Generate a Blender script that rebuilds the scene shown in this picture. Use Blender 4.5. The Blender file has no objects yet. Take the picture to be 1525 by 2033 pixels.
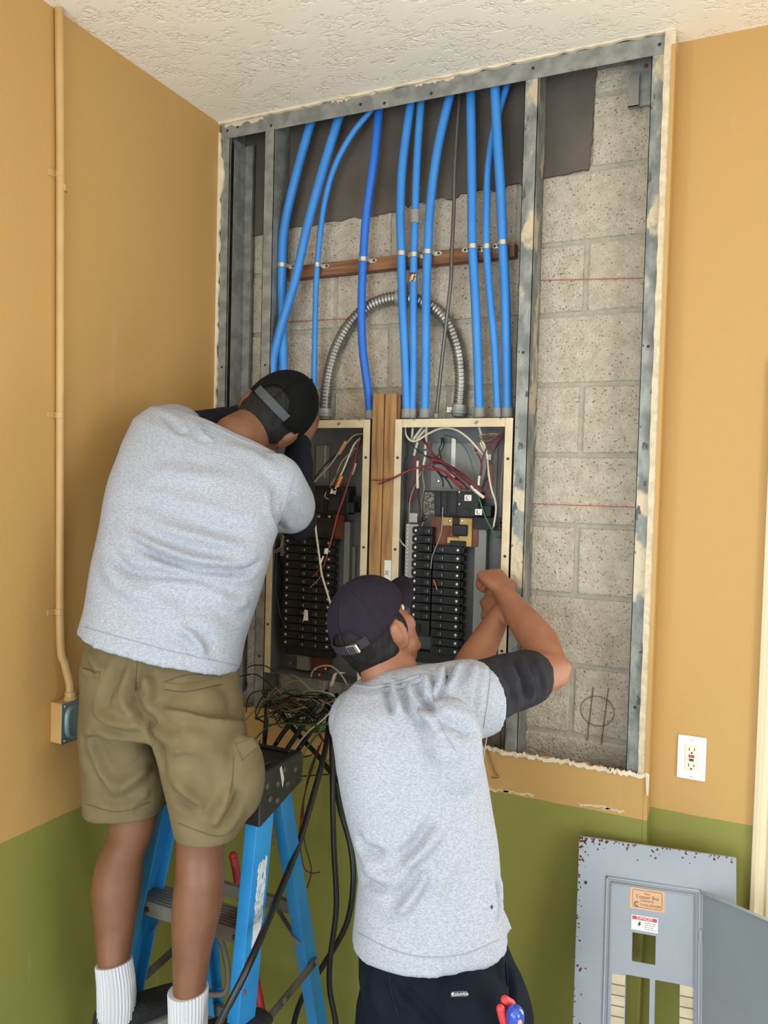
import bpy, bmesh, math, random
import numpy as np
from mathutils import Vector, Matrix
from mathutils.bvhtree import BVHTree
random.seed(7); rng = np.random.default_rng(7)
SC = bpy.context.scene; COL = SC.collection

# ---------------------------------------------------------------- camera
F, CX, CY = 1568.0, 762.5, 1016.5
RM = np.array([[0.90671127, 0.0376401, -0.42006892], [0.42097962, -0.02052504, 0.90683785], [0.02551154, -0.99908055, -0.034456]]).T
RM = np.array([[0.90671127, 0.0376401, -0.42006892], [0.42097962, -0.02052504, 0.90683785], [0.02551154, -0.99908055, -0.034456]])
CAM = np.array([1.63585, -2.15410, 1.87211])
cd = bpy.data.cameras.new('camera'); cam = bpy.data.objects.new('camera', cd); COL.objects.link(cam)
mw = Matrix.Identity(4)
for i in range(3):
    mw[i][0] = RM[i][0]; mw[i][1] = -RM[i][1]; mw[i][2] = -RM[i][2]; mw[i][3] = CAM[i]
cam.matrix_world = mw
cd.sensor_fit = 'HORIZONTAL'; cd.sensor_width = 36; cd.lens = 36 * F / 1525; cd.clip_start = .05
SC.camera = cam

# ---------------------------------------------------------------- light, world, exposure
SC.view_settings.view_transform = 'Standard'; SC.view_settings.look = 'None'
SC.view_settings.gamma = 1; SC.view_settings.use_curve_mapping = False
SC.view_settings.exposure = 0.45
SC.cycles.use_denoising = True
SC.cycles.max_bounces = 8; SC.cycles.diffuse_bounces = 5
world = bpy.data.worlds.new('sky'); SC.world = world; world.use_nodes = True
world.node_tree.nodes['Background'].inputs[0].default_value = (.75, .85, 1, 1)
world.node_tree.nodes['Background'].inputs[1].default_value = 1.0
def area(name, loc, direction, sx, sy, power, col):
    l = bpy.data.lights.new(name, 'AREA'); l.shape = 'RECTANGLE'; l.size = sx; l.size_y = sy; l.energy = power; l.color = col
    o = bpy.data.objects.new(name, l); COL.objects.link(o); o.location = loc
    o.rotation_euler = Vector(direction).to_track_quat('-Z', 'Y').to_euler(); return o
ROOM_X, ROOM_Y, ROOM_Z = 4.2, -4.6, 3.05
area('daylight_front', (1.15, ROOM_Y + .06, 1.4), (0, 1, 0), 1.9, 2.3, 58, (.74, .89, 1.0))
area('daylight_side', (ROOM_X - .06, -2.6, 1.6), (-1, 0, 0), 1.6, 1.9, 60, (.84, .93, 1.0))
area('daylight_left', (.06, -3.1, 1.7), (1, 0, 0), 1.3, 1.5, 46, (.74, .89, 1.0))
area('daylight_door', (2.25, .05, 1.35), (0, -1, 0), .68, 1.2, 20, (.95, .98, .96))

# ---------------------------------------------------------------- helpers
def lin(c):
    c = [x / 255 for x in c]
    return tuple(x / 12.92 if x <= .04045 else ((x + .055) / 1.055) ** 2.4 for x in c) + (1,)
def ray(x, y): return RM @ np.array([(x - CX) / F, (y - CY) / F, 1.0])
def P(x, y, Y):                       # point on the plane at distance Y from the wall face
    q = ray(x, y); return Vector(CAM + q * (Y - CAM[1]) / q[1])
def PXp(x, y, X):
    q = ray(x, y); return Vector(CAM + q * (X - CAM[0]) / q[0])
FWD = Vector(RM[:, 2]); RIGHT = Vector(RM[:, 0])
def depth_of(p): return (Vector(p) - Vector(CAM)).dot(FWD)

class NT:
    def __init__(s, m): s.t = m.node_tree; s.n = s.t.nodes; s.l = s.t.links
    def add(s, kind, **kw):
        n = s.n.new(kind)
        for k, v in kw.items():
            if k.startswith('i_'): n.inputs[k[2:].replace('_', ' ')].default_value = v
            else: setattr(n, k, v)
        return n
    def link(s, a, b): s.l.new(a, b)
MATS = {}
def M(name, col, rough=.6, metal=0.0, col2=None, nscale=8, ndet=4, nlo=.35, nhi=.65, bump=None, stretch=(1, 1, 1), spec=.5, spots=None, coat=0):
    """principled material; col2 mixed in by noise; bump = (scale, strength[, distance]); spots = list of (colour, scale, threshold, softness)"""
    if name in MATS: return MATS[name]
    m = bpy.data.materials.new(name); m.use_nodes = True; t = NT(m); b = t.n['Principled BSDF']
    b.inputs['Roughness'].default_value = rough; b.inputs['Metallic'].default_value = metal
    b.inputs['Specular IOR Level'].default_value = spec; b.inputs['Coat Weight'].default_value = coat
    tc = t.add('ShaderNodeTexCoord'); mp = t.add('ShaderNodeMapping'); mp.inputs['Scale'].default_value = stretch
    t.link(tc.outputs['Object'], mp.inputs[0]); vec = mp.outputs[0]
    cur = None
    if col2:
        no = t.add('ShaderNodeTexNoise', i_Scale=nscale, i_Detail=ndet); t.link(vec, no.inputs['Vector'])
        mr = t.add('ShaderNodeMapRange'); mr.inputs[1].default_value = nlo; mr.inputs[2].default_value = nhi
        t.link(no.outputs[0], mr.inputs[0])
        mx = t.add('ShaderNodeMix', data_type='RGBA'); mx.inputs[6].default_value = lin(col); mx.inputs[7].default_value = lin(col2)
        t.link(mr.outputs[0], mx.inputs[0]); cur = mx.outputs[2]
    for (sc, ss, th, so) in (spots or []):
        no = t.add('ShaderNodeTexNoise', i_Scale=ss, i_Detail=6); t.link(vec, no.inputs['Vector'])
        mr = t.add('ShaderNodeMapRange'); mr.inputs[1].default_value = th; mr.inputs[2].default_value = th + so
        t.link(no.outputs[0], mr.inputs[0])
        mx = t.add('ShaderNodeMix', data_type='RGBA'); mx.inputs[7].default_value = lin(sc)
        if cur is None: mx.inputs[6].default_value = lin(col)
        else: t.link(cur, mx.inputs[6])
        t.link(mr.outputs[0], mx.inputs[0]); cur = mx.outputs[2]
    if cur is None: b.inputs['Base Color'].default_value = lin(col)
    else: t.link(cur, b.inputs['Base Color'])
    if bump:
        no = t.add('ShaderNodeTexNoise', i_Scale=bump[0], i_Detail=5); t.link(vec, no.inputs['Vector'])
        bp = t.add('ShaderNodeBump', i_Strength=bump[1], i_Distance=bump[2] if len(bump) > 2 else .01)
        t.link(no.outputs[0], bp.inputs['Height']); t.link(bp.outputs[0], b.inputs['Normal'])
    MATS[name] = m; return m

WO = {}                                # world origin of every object made here
class MB:
    def __init__(s): s.v = []; s.f = []; s.mi = []; s.m = 0
    def add(s, vs, fs):
        b = len(s.v); s.v += [Vector(p) for p in vs]; s.f += [tuple(i + b for i in f) for f in fs]; s.mi += [s.m] * len(fs); return s
    def box(s, lo, hi, rot=None, piv=None):
        (x0, y0, z0), (x1, y1, z1) = lo, hi
        vs = [Vector(p) for p in ((x0, y0, z0), (x1, y0, z0), (x1, y1, z0), (x0, y1, z0), (x0, y0, z1), (x1, y0, z1), (x1, y1, z1), (x0, y1, z1))]
        if rot is not None:
            c = Vector(piv) if piv is not None else sum(vs, Vector()) / 8
            vs = [rot @ (p - c) + c for p in vs]
        return s.add(vs, [(0, 3, 2, 1), (4, 5, 6, 7), (0, 1, 5, 4), (1, 2, 6, 5), (2, 3, 7, 6), (3, 0, 4, 7)])
    def cbox(s, c, size, rot=None):
        c = Vector(c); h = Vector(size) / 2; return s.box(c - h, c + h, rot, c)
    def bar(s, a, b, w, t, up=(0, 0, 1)):   # rectangular bar from a to b, width w across, t along up
        a, b = Vector(a), Vector(b); d = (b - a).normalized(); u = Vector(up); x = d.cross(u).normalized(); u = x.cross(d).normalized()
        vs = [p + x * sx * w / 2 + u * su * t / 2 for p in (a, b) for sx, su in ((-1, -1), (1, -1), (1, 1), (-1, 1))]
        return s.add(vs, [(0, 1, 2, 3), (7, 6, 5, 4), (0, 4, 5, 1), (1, 5, 6, 2), (2, 6, 7, 3), (3, 7, 4, 0)])
    def prism(s, poly, fn, t0, t1):         # 2-D polygon swept between t0 and t1; fn(u, v, t) -> point
        n = len(poly); vs = [fn(u, v, t0) for u, v in poly] + [fn(u, v, t1) for u, v in poly]
        return s.add(vs, [tuple(range(n - 1, -1, -1)), tuple(range(n, 2 * n))] + [(i, (i + 1) % n, n + (i + 1) % n, n + i) for i in range(n)])
    def loft(s, rings, cap=True, closed=True):
        n = len(rings[0]); vs = [p for r in rings for p in r]; fs = []
        for k in range(len(rings) - 1):
            for i in range(n if closed else n - 1):
                j = (i + 1) % n; fs.append((k * n + i, k * n + j, (k + 1) * n + j, (k + 1) * n + i))
        if cap: fs += [tuple(range(n - 1, -1, -1)), tuple(range((len(rings) - 1) * n, len(rings) * n))]
        return s.add(vs, fs)
    def tube(s, path, r, n=8, ripple=None, cap=True, flat=None):
        path = [Vector(p) for p in path]; rings = []; L = 0; pa = None; ref = None
        for k, p in enumerate(path):
            d = (path[min(k + 1, len(path) - 1)] - path[max(k - 1, 0)])
            d = d.normalized() if d.length > 1e-9 else Vector((0, 0, 1))
            if ref is None:
                ref = d.orthogonal().normalized() if abs(d.y) > .9 else (Vector((0, 1, 0)) - d * d.y).normalized()
            else: ref = (ref - d * ref.dot(d)).normalized()
            u = ref; w = d.cross(u)
            rr = r[k] if isinstance(r, (list, tuple)) else r
            if ripple: rr = rr * (1 + ripple * (1 if k % 2 else -1))
            fl = flat or 1
            rings.append([p + (u * math.cos(a) * rr * fl + w * math.sin(a) * rr) for a in [2 * math.pi * i / n for i in range(n)]])
        return s.loft(rings, cap)
    def cyl(s, a, b, r, n=16, r2=None):
        a, b = Vector(a), Vector(b); return s.tube([a, b], [r, r if r2 is None else r2], n)
    def lathe(s, base, axis, prof, n=20):   # prof: (distance along axis, radius)
        base = Vector(base); ax = Vector(axis).normalized(); u = ax.orthogonal().normalized(); w = ax.cross(u)
        return s.loft([[base + ax * h + (u * math.cos(t) + w * math.sin(t)) * max(r, 1e-5) for t in [2 * math.pi * i / n for i in range(n)]] for h, r in prof])
    def ell(s, c, rad, rot=None, nu=20, nv=12):
        c = Vector(c); rings = []
        for j in range(1, nv):
            th = math.pi * j / nv; rg = []
            for i in range(nu):
                ph = 2 * math.pi * i / nu
                p = Vector((rad[0] * math.sin(th) * math.cos(ph), rad[1] * math.sin(th) * math.sin(ph), -rad[2] * math.cos(th)))
                rg.append(c + (rot @ p if rot is not None else p))
            rings.append(rg)
        return s.loft(rings)
    def chain(s, pts, rads, n=14):          # tapered rounded limb through pts
        pts = [Vector(p) for p in pts]
        for k in range(len(pts)):
            s.ell(pts[k], (rads[k],) * 3, None, n, 8)
            if k: s.tube([pts[k - 1], pts[k]], [rads[k - 1], rads[k]], n)
        return s
    def mesh(s, name):
        me = bpy.data.meshes.new(name); me.from_pydata([tuple(p) for p in s.v], [], s.f); me.update(); return me
    def build(s, name, mats, parent=None, smooth=False, bevel=0, seg=2, origin=None, angle=40):
        if not isinstance(mats, (list, tuple)): mats = [mats]
        lo = Vector([min(p[i] for p in s.v) for i in range(3)]); hi = Vector([max(p[i] for p in s.v) for i in range(3)])
        o0 = Vector(origin) if origin is not None else Vector(((lo.x + hi.x) / 2, (lo.y + hi.y) / 2, lo.z))
        me = bpy.data.meshes.new(name); me.from_pydata([tuple(p - o0) for p in s.v], [], s.f)
        for m in mats: me.materials.append(m)
        me.polygons.foreach_set('material_index', s.mi)
        bm = bmesh.new(); bm.from_mesh(me); bmesh.ops.recalc_face_normals(bm, faces=bm.faces); bm.to_mesh(me); bm.free()
        if smooth: me.polygons.foreach_set('use_smooth', [True] * len(me.polygons))
        me.update()
        if smooth: me.set_sharp_from_angle(angle=math.radians(angle))
        return place(name, me, o0, parent, bevel, seg)
def place(name, me, o0, parent=None, bevel=0, seg=2):
    o = bpy.data.objects.new(name, me); COL.objects.link(o); WO[o.name] = Vector(o0)
    if parent: o.parent = parent; o.location = Vector(o0) - WO[parent.name]
    else: o.location = o0
    if bevel:
        b = o.modifiers.new('bevel', 'BEVEL'); b.width = bevel; b.segments = seg; b.limit_method = 'ANGLE'; b.angle_limit = math.radians(35)
    return o
def tag(o, label=None, cat=None, group=None, kind=None):
    if label: o['label'] = label
    if cat: o['category'] = cat
    if group: o['group'] = group
    if kind: o['kind'] = kind
    return o
def thing(name, label, cat, loc, group=None):
    o = bpy.data.objects.new(name, None); COL.objects.link(o); o.location = loc; o.empty_display_size = .1; WO[o.name] = Vector(loc)
    return tag(o, label, cat, group)
def struct(o): o['kind'] = 'structure'; return o
def kids(o): return [c for c in bpy.data.objects if c.parent == o]
def dup(o, delta, parent=None, top=True):      # copy of a thing or part with its own parts
    c = o.copy(); COL.objects.link(c)
    base = WO[o.name] + Vector(delta); WO[c.name] = base
    if top:
        c.parent = parent; c.location = base - (WO[parent.name] if parent else Vector())
    else: c.parent = parent
    for ch in KID.get(o.name, []): dup(ch, delta, c, False)
    return c
KID = {}
def reg(o): KID.setdefault(o.parent.name, []).append(o); return o
def spline(pts, n=8):                          # Catmull-Rom through pts
    pts = [Vector(p) for p in pts]; out = []
    if len(pts) < 3: return [pts[0].lerp(pts[-1], i / n) for i in range(n + 1)]
    q = [pts[0] * 2 - pts[1]] + pts + [pts[-1] * 2 - pts[-2]]
    for k in range(1, len(q) - 2):
        a, b, c, d = q[k - 1:k + 3]
        for i in range(n):
            t = i / n
            out.append(.5 * ((2 * b) + (c - a) * t + (2 * a - 5 * b + 4 * c - d) * t * t + (3 * b - a - 3 * c + d) * t ** 3))
    return out + [pts[-1]]
def resample(path, step):
    d = [0]
    for a, b in zip(path, path[1:]): d.append(d[-1] + (b - a).length)
    m = max(2, int(d[-1] / step)); out = []; k = 0
    for i in range(m + 1):
        t = d[-1] * i / m
        while k < len(d) - 2 and d[k + 1] < t: k += 1
        s = (t - d[k]) / max(d[k + 1] - d[k], 1e-9); out.append(path[k].lerp(path[k + 1], s))
    return out
def pxpath(pts, Y=None, n=8): return spline([P(p[0], p[1], p[2] if len(p) > 2 else Y) for p in pts], n)
def text_mesh(name, body, size, mat, parent, at, xdir, ydir, extrude=.0002, align='CENTER'):
    cu = bpy.data.curves.new(name, 'FONT'); cu.body = body; cu.size = size; cu.extrude = extrude; cu.align_x = align; cu.align_y = 'CENTER'
    t = bpy.data.objects.new(name, cu); COL.objects.link(t)
    dg = bpy.context.evaluated_depsgraph_get(); me = bpy.data.meshes.new_from_object(t.evaluated_get(dg))
    bpy.data.objects.remove(t); bpy.data.curves.remove(cu)
    x, y = Vector(xdir).normalized(), Vector(ydir).normalized(); z = x.cross(y)
    me.transform(Matrix(((x.x, y.x, z.x, 0), (x.y, y.y, z.y, 0), (x.z, y.z, z.z, 0), (0, 0, 0, 1))))
    me.materials.clear(); me.materials.append(mat)
    return place(name, me, at, parent)
def jag(a, b, n, amp):                          # ragged line between two 2-D points
    out = []
    for i in range(n + 1):
        t = i / n; k = 0 if i in (0, n) else amp
        out.append((a[0] + (b[0] - a[0]) * t + random.uniform(-k, k) * .5, a[1] + (b[1] - a[1]) * t + random.uniform(-k, k)))
    return out

# ---------------------------------------------------------------- materials of the room
def paint(name, zline, tan=(188, 147, 88), green=(134, 131, 63), scuffs=True):
    m = bpy.data.materials.new(name); m.use_nodes = True; t = NT(m); b = t.n['Principled BSDF']
    b.inputs['Roughness'].default_value = .6; b.inputs['Specular IOR Level'].default_value = .3
    g = t.add('ShaderNodeNewGeometry'); sp = t.add('ShaderNodeSeparateXYZ'); t.link(g.outputs['Position'], sp.inputs[0])
    w = t.add('ShaderNodeTexNoise', i_Scale=9.0); t.link(g.outputs['Position'], w.inputs['Vector'])
    ad = t.add('ShaderNodeMath', operation='MULTIPLY_ADD'); ad.inputs[1].default_value = .006; t.link(w.outputs[0], ad.inputs[0]); t.link(sp.outputs[2], ad.inputs[2])
    st = t.add('ShaderNodeMath', operation='GREATER_THAN'); st.inputs[1].default_value = zline + .003; t.link(ad.outputs[0], st.inputs[0])
    mx = t.add('ShaderNodeMix', data_type='RGBA'); mx.inputs[6].default_value = lin(green); mx.inputs[7].default_value = lin(tan); t.link(st.outputs[0], mx.inputs[0])
    cur = mx.outputs[2]
    if scuffs:                                     # faint vertical scrapes and worn patches
        mp = t.add('ShaderNodeMapping'); mp.inputs['Scale'].default_value = (9, 9, 1.3); t.link(g.outputs['Position'], mp.inputs[0])
        n = t.add('ShaderNodeTexNoise', i_Scale=1.6, i_Detail=6); t.link(mp.outputs[0], n.inputs['Vector'])
        mr = t.add('ShaderNodeMapRange'); mr.inputs[1].default_value = .66; mr.inputs[2].default_value = .8; mr.inputs[4].default_value = .35; t.link(n.outputs[0], mr.inputs[0])
        m2 = t.add('ShaderNodeMix', data_type='RGBA'); m2.inputs[7].default_value = lin((196, 178, 140)); t.link(cur, m2.inputs[6]); t.link(mr.outputs[0], m2.inputs[0]); cur = m2.outputs[2]
    t.link(cur, b.inputs['Base Color'])
    n = t.add('ShaderNodeTexNoise', i_Scale=140.0, i_Detail=4); t.link(g.outputs['Position'], n.inputs['Vector'])
    bp = t.add('ShaderNodeBump', i_Strength=.12, i_Distance=.004); t.link(n.outputs[0], bp.inputs['Height']); t.link(bp.outputs[0], b.inputs['Normal'])
    return m
PAINT_L = paint('paint_left_wall', .969); PAINT_B = paint('paint_box_out', 1.009); PAINT_R = paint('paint_recess', 1.018)
PAINT_O = paint('paint_other_walls', 1.0, (206, 196, 176), (150, 152, 120), scuffs=False)
GYP = M('bare_gypsum_edge', (222, 203, 172), .9, col2=(196, 176, 146), nscale=30, bump=(90, .5))
TAPE = M('torn_paper', (214, 196, 168), .9, col2=(232, 216, 190), nscale=20)
CREAM = M('cream_paint', (214, 194, 158), .45, col2=(196, 174, 138), nscale=14, spots=[((120, 116, 112), 22, .68, .04)])
CASING = M('casing_paint', (218, 200, 166), .4)
TANP = M('tan_paint', (186, 146, 91), .42, col2=(194, 156, 101), nscale=10)
GALV = M('galvanised_steel', (152, 151, 144), .5, .35, col2=(128, 128, 122), nscale=26, nlo=.4, nhi=.6, bump=(60, .15))
GALVP = M('galvanised_steel_with_plaster', (150, 150, 142), .55, .3, col2=(110, 112, 108), nscale=22, nlo=.4, nhi=.6,
          spots=[((196, 178, 150), 14, .54, .05), ((80, 82, 84), 40, .64, .03)], bump=(70, .4), stretch=(1, 1, .55))
BLOCK = M('grey_block', (198, 183, 165), .95, col2=(174, 160, 142), nscale=26, nlo=.3, nhi=.7, spots=[((104, 94, 82), 170, .61, .05), ((204, 194, 176), 110, .58, .14)], bump=(130, .9, .008))
MORTAR = M('mortar', (158, 149, 133), .95, col2=(170, 161, 145), nscale=40, bump=(90, .5))
CONC = M('dark_concrete', (96, 86, 76), .9, col2=(80, 72, 64), nscale=6, spots=[((160, 146, 130), 16, .74, .04)], bump=(40, .3))
CEILM = bpy.data.materials.new('knockdown_ceiling'); CEILM.use_nodes = True
t = NT(CEILM); b = t.n['Principled BSDF']; b.inputs['Base Color'].default_value = lin((250, 238, 220)); b.inputs['Roughness'].default_value = .75
g = t.add('ShaderNodeNewGeometry'); mp = t.add('ShaderNodeMapping'); mp.inputs['Scale'].default_value = (1, 1.5, 1); t.link(g.outputs['Position'], mp.inputs[0])
n1 = t.add('ShaderNodeTexNoise', i_Scale=24.0, i_Detail=2, i_Distortion=1.2); t.link(mp.outputs[0], n1.inputs['Vector'])
s1 = t.add('ShaderNodeMath', operation='SUBTRACT'); s1.inputs[1].default_value = .5; t.link(n1.outputs[0], s1.inputs[0])
s2 = t.add('ShaderNodeMath', operation='ABSOLUTE'); t.link(s1.outputs[0], s2.inputs[0])
mr = t.add('ShaderNodeMapRange'); mr.inputs[1].default_value = 0; mr.inputs[2].default_value = .07; mr.inputs[3].default_value = 1; mr.inputs[4].default_value = 0; t.link(s2.outputs[0], mr.inputs[0])
n2 = t.add('ShaderNodeTexNoise', i_Scale=14.0, i_Detail=2); t.link(mp.outputs[0], n2.inputs['Vector'])
m2 = t.add('ShaderNodeMapRange'); m2.inputs[1].default_value = .42; m2.inputs[2].default_value = .6; t.link(n2.outputs[0], m2.inputs[0])
mm = t.add('ShaderNodeMath', operation='MULTIPLY'); t.link(mr.outputs[0], mm.inputs[0]); t.link(m2.outputs[0], mm.inputs[1])
bp = t.add('ShaderNodeBump', i_Strength=.36, i_Distance=-.012); t.link(mm.outputs[0], bp.inputs['Height']); t.link(bp.outputs[0], b.inputs['Normal'])
FLOORM = M('concrete_floor', (206, 204, 200), .5, col2=(190, 188, 184), nscale=5)
WOOD = M('brown_lumber', (168, 124, 72), .65, col2=(122, 82, 44), nscale=5, nlo=.4, nhi=.62, stretch=(9, 9, .8), bump=(30, .2))
WOODH = M('brown_furring', (140, 94, 60), .7, col2=(104, 66, 42), nscale=5, nlo=.4, nhi=.62, stretch=(.9, 9, 14), bump=(30, .2))

# ---------------------------------------------------------------- room shell
OX = 1.42; RY = .075; BLKY = .112; OPZ = 1.128; OPR = 1.392
mb = MB().box((-.12, ROOM_Y - .12, 0), (0, -3.8, ROOM_Z + .1)); mb.box((-.12, -2.4, 0), (0, .3, ROOM_Z + .1)); mb.box((-.12, -3.8, 0), (0, -2.4, .9)); mb.box((-.12, -3.8, 2.5), (0, -2.4, ROOM_Z + .1)); struct(mb.build('wall_left', PAINT_L, origin=(0, 0, 0)))
mb = MB().box((-.12, ROOM_Y - .12, ROOM_Z), (ROOM_X + .12, .3, ROOM_Z + .12)); struct(mb.build('ceiling', CEILM, origin=(0, 0, 0)))
mb = MB().box((-.12, ROOM_Y - .12, -.12), (ROOM_X + .12, .3, 0)); struct(mb.build('floor', FLOORM, origin=(0, 0, 0)))
# boxed-out wall: painted board below the opening, bare strip at its right, short return to the recess
xz = lambda u, v, t_: Vector((u, t_, v))
top = jag((OX - .002, OPZ), (.0, OPZ + .004), 70, .007)
mb = MB().prism([(0, 0), (OX, 0)] + top, xz, 0, .0125)
mb.box((OX - .0125, .0125, 0), (OX, RY, OPZ - .02)); wb = struct(mb.build('wall_back', PAINT_B, origin=(0, 0, 0)))
right = jag((OPR + .006, OPZ), (OPR - .004, ROOM_Z - .002), 60, .002)
right = [(OPR + .002 + random.uniform(-.0014, .0014), OPZ + (ROOM_Z - .002 - OPZ) * i / 60) for i in range(61)]
mb = MB().prism([(OX, OPZ)] + right[:1] + right[1:] + [(OX, ROOM_Z - .002)], xz, .001, .0125)
mb.box((OX - .0125, .0125, OPZ - .02), (OX - .0005, RY, ROOM_Z - .002)); struct(mb.build('trim_1', GYP, origin=(0, 0, 0)))
mb = MB().box((OX - .004, -.0012, 0.0), (OX + .0012, RY, ROOM_Z - .04)); mb.box((OX - .009, -.0014, 0), (OX + .0012, .0, ROOM_Z - .04))
struct(mb.build('trim_2', PAINT_B, origin=(0, 0, 0)))
# ragged paper and plaster along the cut edges
mb = MB()
up = jag((OX - .004, OPZ + .004), (.25, OPZ + .006), 160, .005); lo = [(x, z - .008 - random.uniform(0, .005)) for x, z in reversed(up)]
mb.prism(up + lo, xz, -.0035, .002)
for k in range(16):
    x = random.uniform(.9, 1.4); h = random.uniform(.002, .012)
    mb.prism([(x, OPZ + .006), (x + .006, OPZ + .004), (x + .004 + random.uniform(-.006, .006), OPZ - h)], xz, -.006, -.003)
mb.prism([(OX - .006, OPZ + .01), (OX + .004, OPZ + .006), (OX + .003, OPZ - .05), (OX - .002, OPZ - .05)], xz, -.007, -.003)
struct(mb.build('trim_3', TAPE, origin=(0, 0, 0)))
mb = MB(); z = 1.2; edge = []
while z < 3.02: edge.append((.004 + random.uniform(0, .008) + (.012 if 2.83 < z < 2.93 else 0), z)); z += .018
mb.prism([(0, 3.02), (0, 1.2)] + edge, xz, .004, .0118); struct(mb.build('trim_4', TAPE, origin=(0, 0, 0)))
mb = MB(); e2 = jag((0, 3.045), (OX, 3.047), 80, .003); mb.prism([(OX, 3.0505), (0, 3.0505)] + e2, xz, .0, .011); struct(mb.build('trim_5', TAPE, origin=(0, 0, 0)))
# old texture line: scraped white patches under the opening
mb = MB()
for (x0, x1, y) in ((955, 1010, 1566), (1000, 1060, 1572), (1150, 1215, 1598), (1195, 1240, 1606)):
    a, c = P(x0, y - 4, 0), P(x1, y + 4, 0); pts = jag((a.x, a.z), (c.x, c.z), 14, .003); q = [(x, z - random.uniform(.003, .008)) for x, z in reversed(pts)]
    mb.prism(pts + q, xz, -.0009, .001)
struct(mb.build('trim_6', M('scraped_plaster', (206, 184, 150), .9), origin=(0, 0, 0)))
# recessed wall to the right with a cased door
DX0, DX1, DZ = 1.765, 2.665, 2.12
mb = MB().box((OX - .02, RY, 0), (DX0, RY + .2, ROOM_Z)); mb.box((DX1, RY, 0), (ROOM_X + .12, RY + .2, ROOM_Z)); mb.box((DX0, RY, DZ), (DX1, RY + .2, ROOM_Z))
struct(mb.build('wall_right', PAINT_R, origin=(0, 0, 0)))
def casing(x0, x1, flip):
    prof = [(0, 0), (0, .018), (.012, .022), (.02, .014), (.032, .014), (.038, .02), (.05, .02), (.056, .013), (.075, .013), (.082, .018), (.094, .016), (.098, 0)]
    f = lambda u, v, t_: Vector((x0 + u if not flip else x1 - u, RY - v, t_)); return MB().prism(prof, f, 0, DZ + .09)
c_l = casing(DX0 - .092, DX0 + .006, False)
for p, f in ((casing(DX1 - .006, DX1 + .092, True), 0),): c_l.add(p.v, p.f)
prof = [(0, 0), (0, .018), (.03, .014), (.07, .013), (.094, .016), (.098, 0)]
c_l.prism(prof, lambda u, v, t_: Vector((t_, RY - v, DZ - .006 + u)), DX0 - .092, DX1 + .092)
struct(c_l.build('trim_7', CASING, bevel=.0015))
GLASS = M('window_glass', (210, 220, 222), .05); GLASS.node_tree.nodes['Principled BSDF'].inputs['Transmission Weight'].default_value = .9
mb = MB()
for lo, hi in (((DX0 + .01, RY + .03, .01), (DX0 + .11, RY + .07, DZ - .01)), ((DX1 - .11, RY + .03, .01), (DX1 - .01, RY + .07, DZ - .01)),
               ((DX0 + .11, RY + .03, .01), (DX1 - .11, RY + .07, .72)), ((DX0 + .11, RY + .03, DZ - .13), (DX1 - .11, RY + .07, DZ - .01))): mb.box(lo, hi)
dr = struct(mb.build('door_1', CASING, bevel=.003)); MB().box((DX0 + .11, RY + .045, .72), (DX1 - .11, RY + .053, DZ - .13)).build('door_glass', GLASS, dr)
h = MB().cyl((DX0 + .06, RY + .03, 1.0), (DX0 + .06, RY - .02, 1.0), .012); h.ell((DX0 + .06, RY - .035, 1.0), (.028, .022, .028)); h.build('door_knob', M('brass', (190, 150, 80), .3, 1), dr, True)
# the two sides of the room behind the camera, with their windows
mb = MB().box((ROOM_X, ROOM_Y - .12, 0), (ROOM_X + .12, -3.5, ROOM_Z)); mb.box((ROOM_X, -1.7, 0), (ROOM_X + .12, .3, ROOM_Z))
mb.box((ROOM_X, -3.5, 0), (ROOM_X + .12, -1.7, .6)); mb.box((ROOM_X, -3.5, 2.6), (ROOM_X + .12, -1.7, ROOM_Z)); struct(mb.build('wall_side', PAINT_O, origin=(0, 0, 0)))
mb = MB().box((-.12, ROOM_Y - .12, 0), (.15, ROOM_Y, ROOM_Z)); mb.box((2.15, ROOM_Y - .12, 0), (ROOM_X + .12, ROOM_Y, ROOM_Z))
mb.box((.15, ROOM_Y - .12, 0), (2.15, ROOM_Y, .2)); mb.box((.15, ROOM_Y - .12, 2.6), (2.15, ROOM_Y, ROOM_Z)); struct(mb.build('wall_front', PAINT_O, origin=(0, 0, 0)))
def window(n, lo, hi, ax):
    mb = MB(); a = ax; y0, y1 = (lo[1 - a], hi[1 - a]); w = .05
    def bx(u0, u1, z0, z1):
        l = [0, 0, z0]; h = [0, 0, z1]; l[a], h[a] = u0, u1; l[1 - a], h[1 - a] = y0, y1; mb.box(l, h)
    u0, u1 = lo[a], hi[a]; bx(u0, u0 + w, lo[2], hi[2]); bx(u1 - w, u1, lo[2], hi[2]); bx(u0, u1, lo[2], lo[2] + w); bx(u0, u1, hi[2] - w, hi[2]); bx((u0 + u1) / 2 - .02, (u0 + u1) / 2 + .02, lo[2], hi[2])
    o = struct(mb.build('window_%d' % n, CASING)); l, h = list(lo), list(hi); m = (y0 + y1) / 2; l[1 - a], h[1 - a] = m - .003, m + .003
    MB().box(l, h).build('window_glass', GLASS, o)
window(1, (.15, ROOM_Y - .1, .2), (2.15, ROOM_Y - .06, 2.6), 0); window(2, (ROOM_X + .06, -3.5, .6), (ROOM_X + .1, -1.7, 2.6), 1); window(3, (-.1, -3.8, .9), (-.06, -2.4, 2.5), 1)

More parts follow.
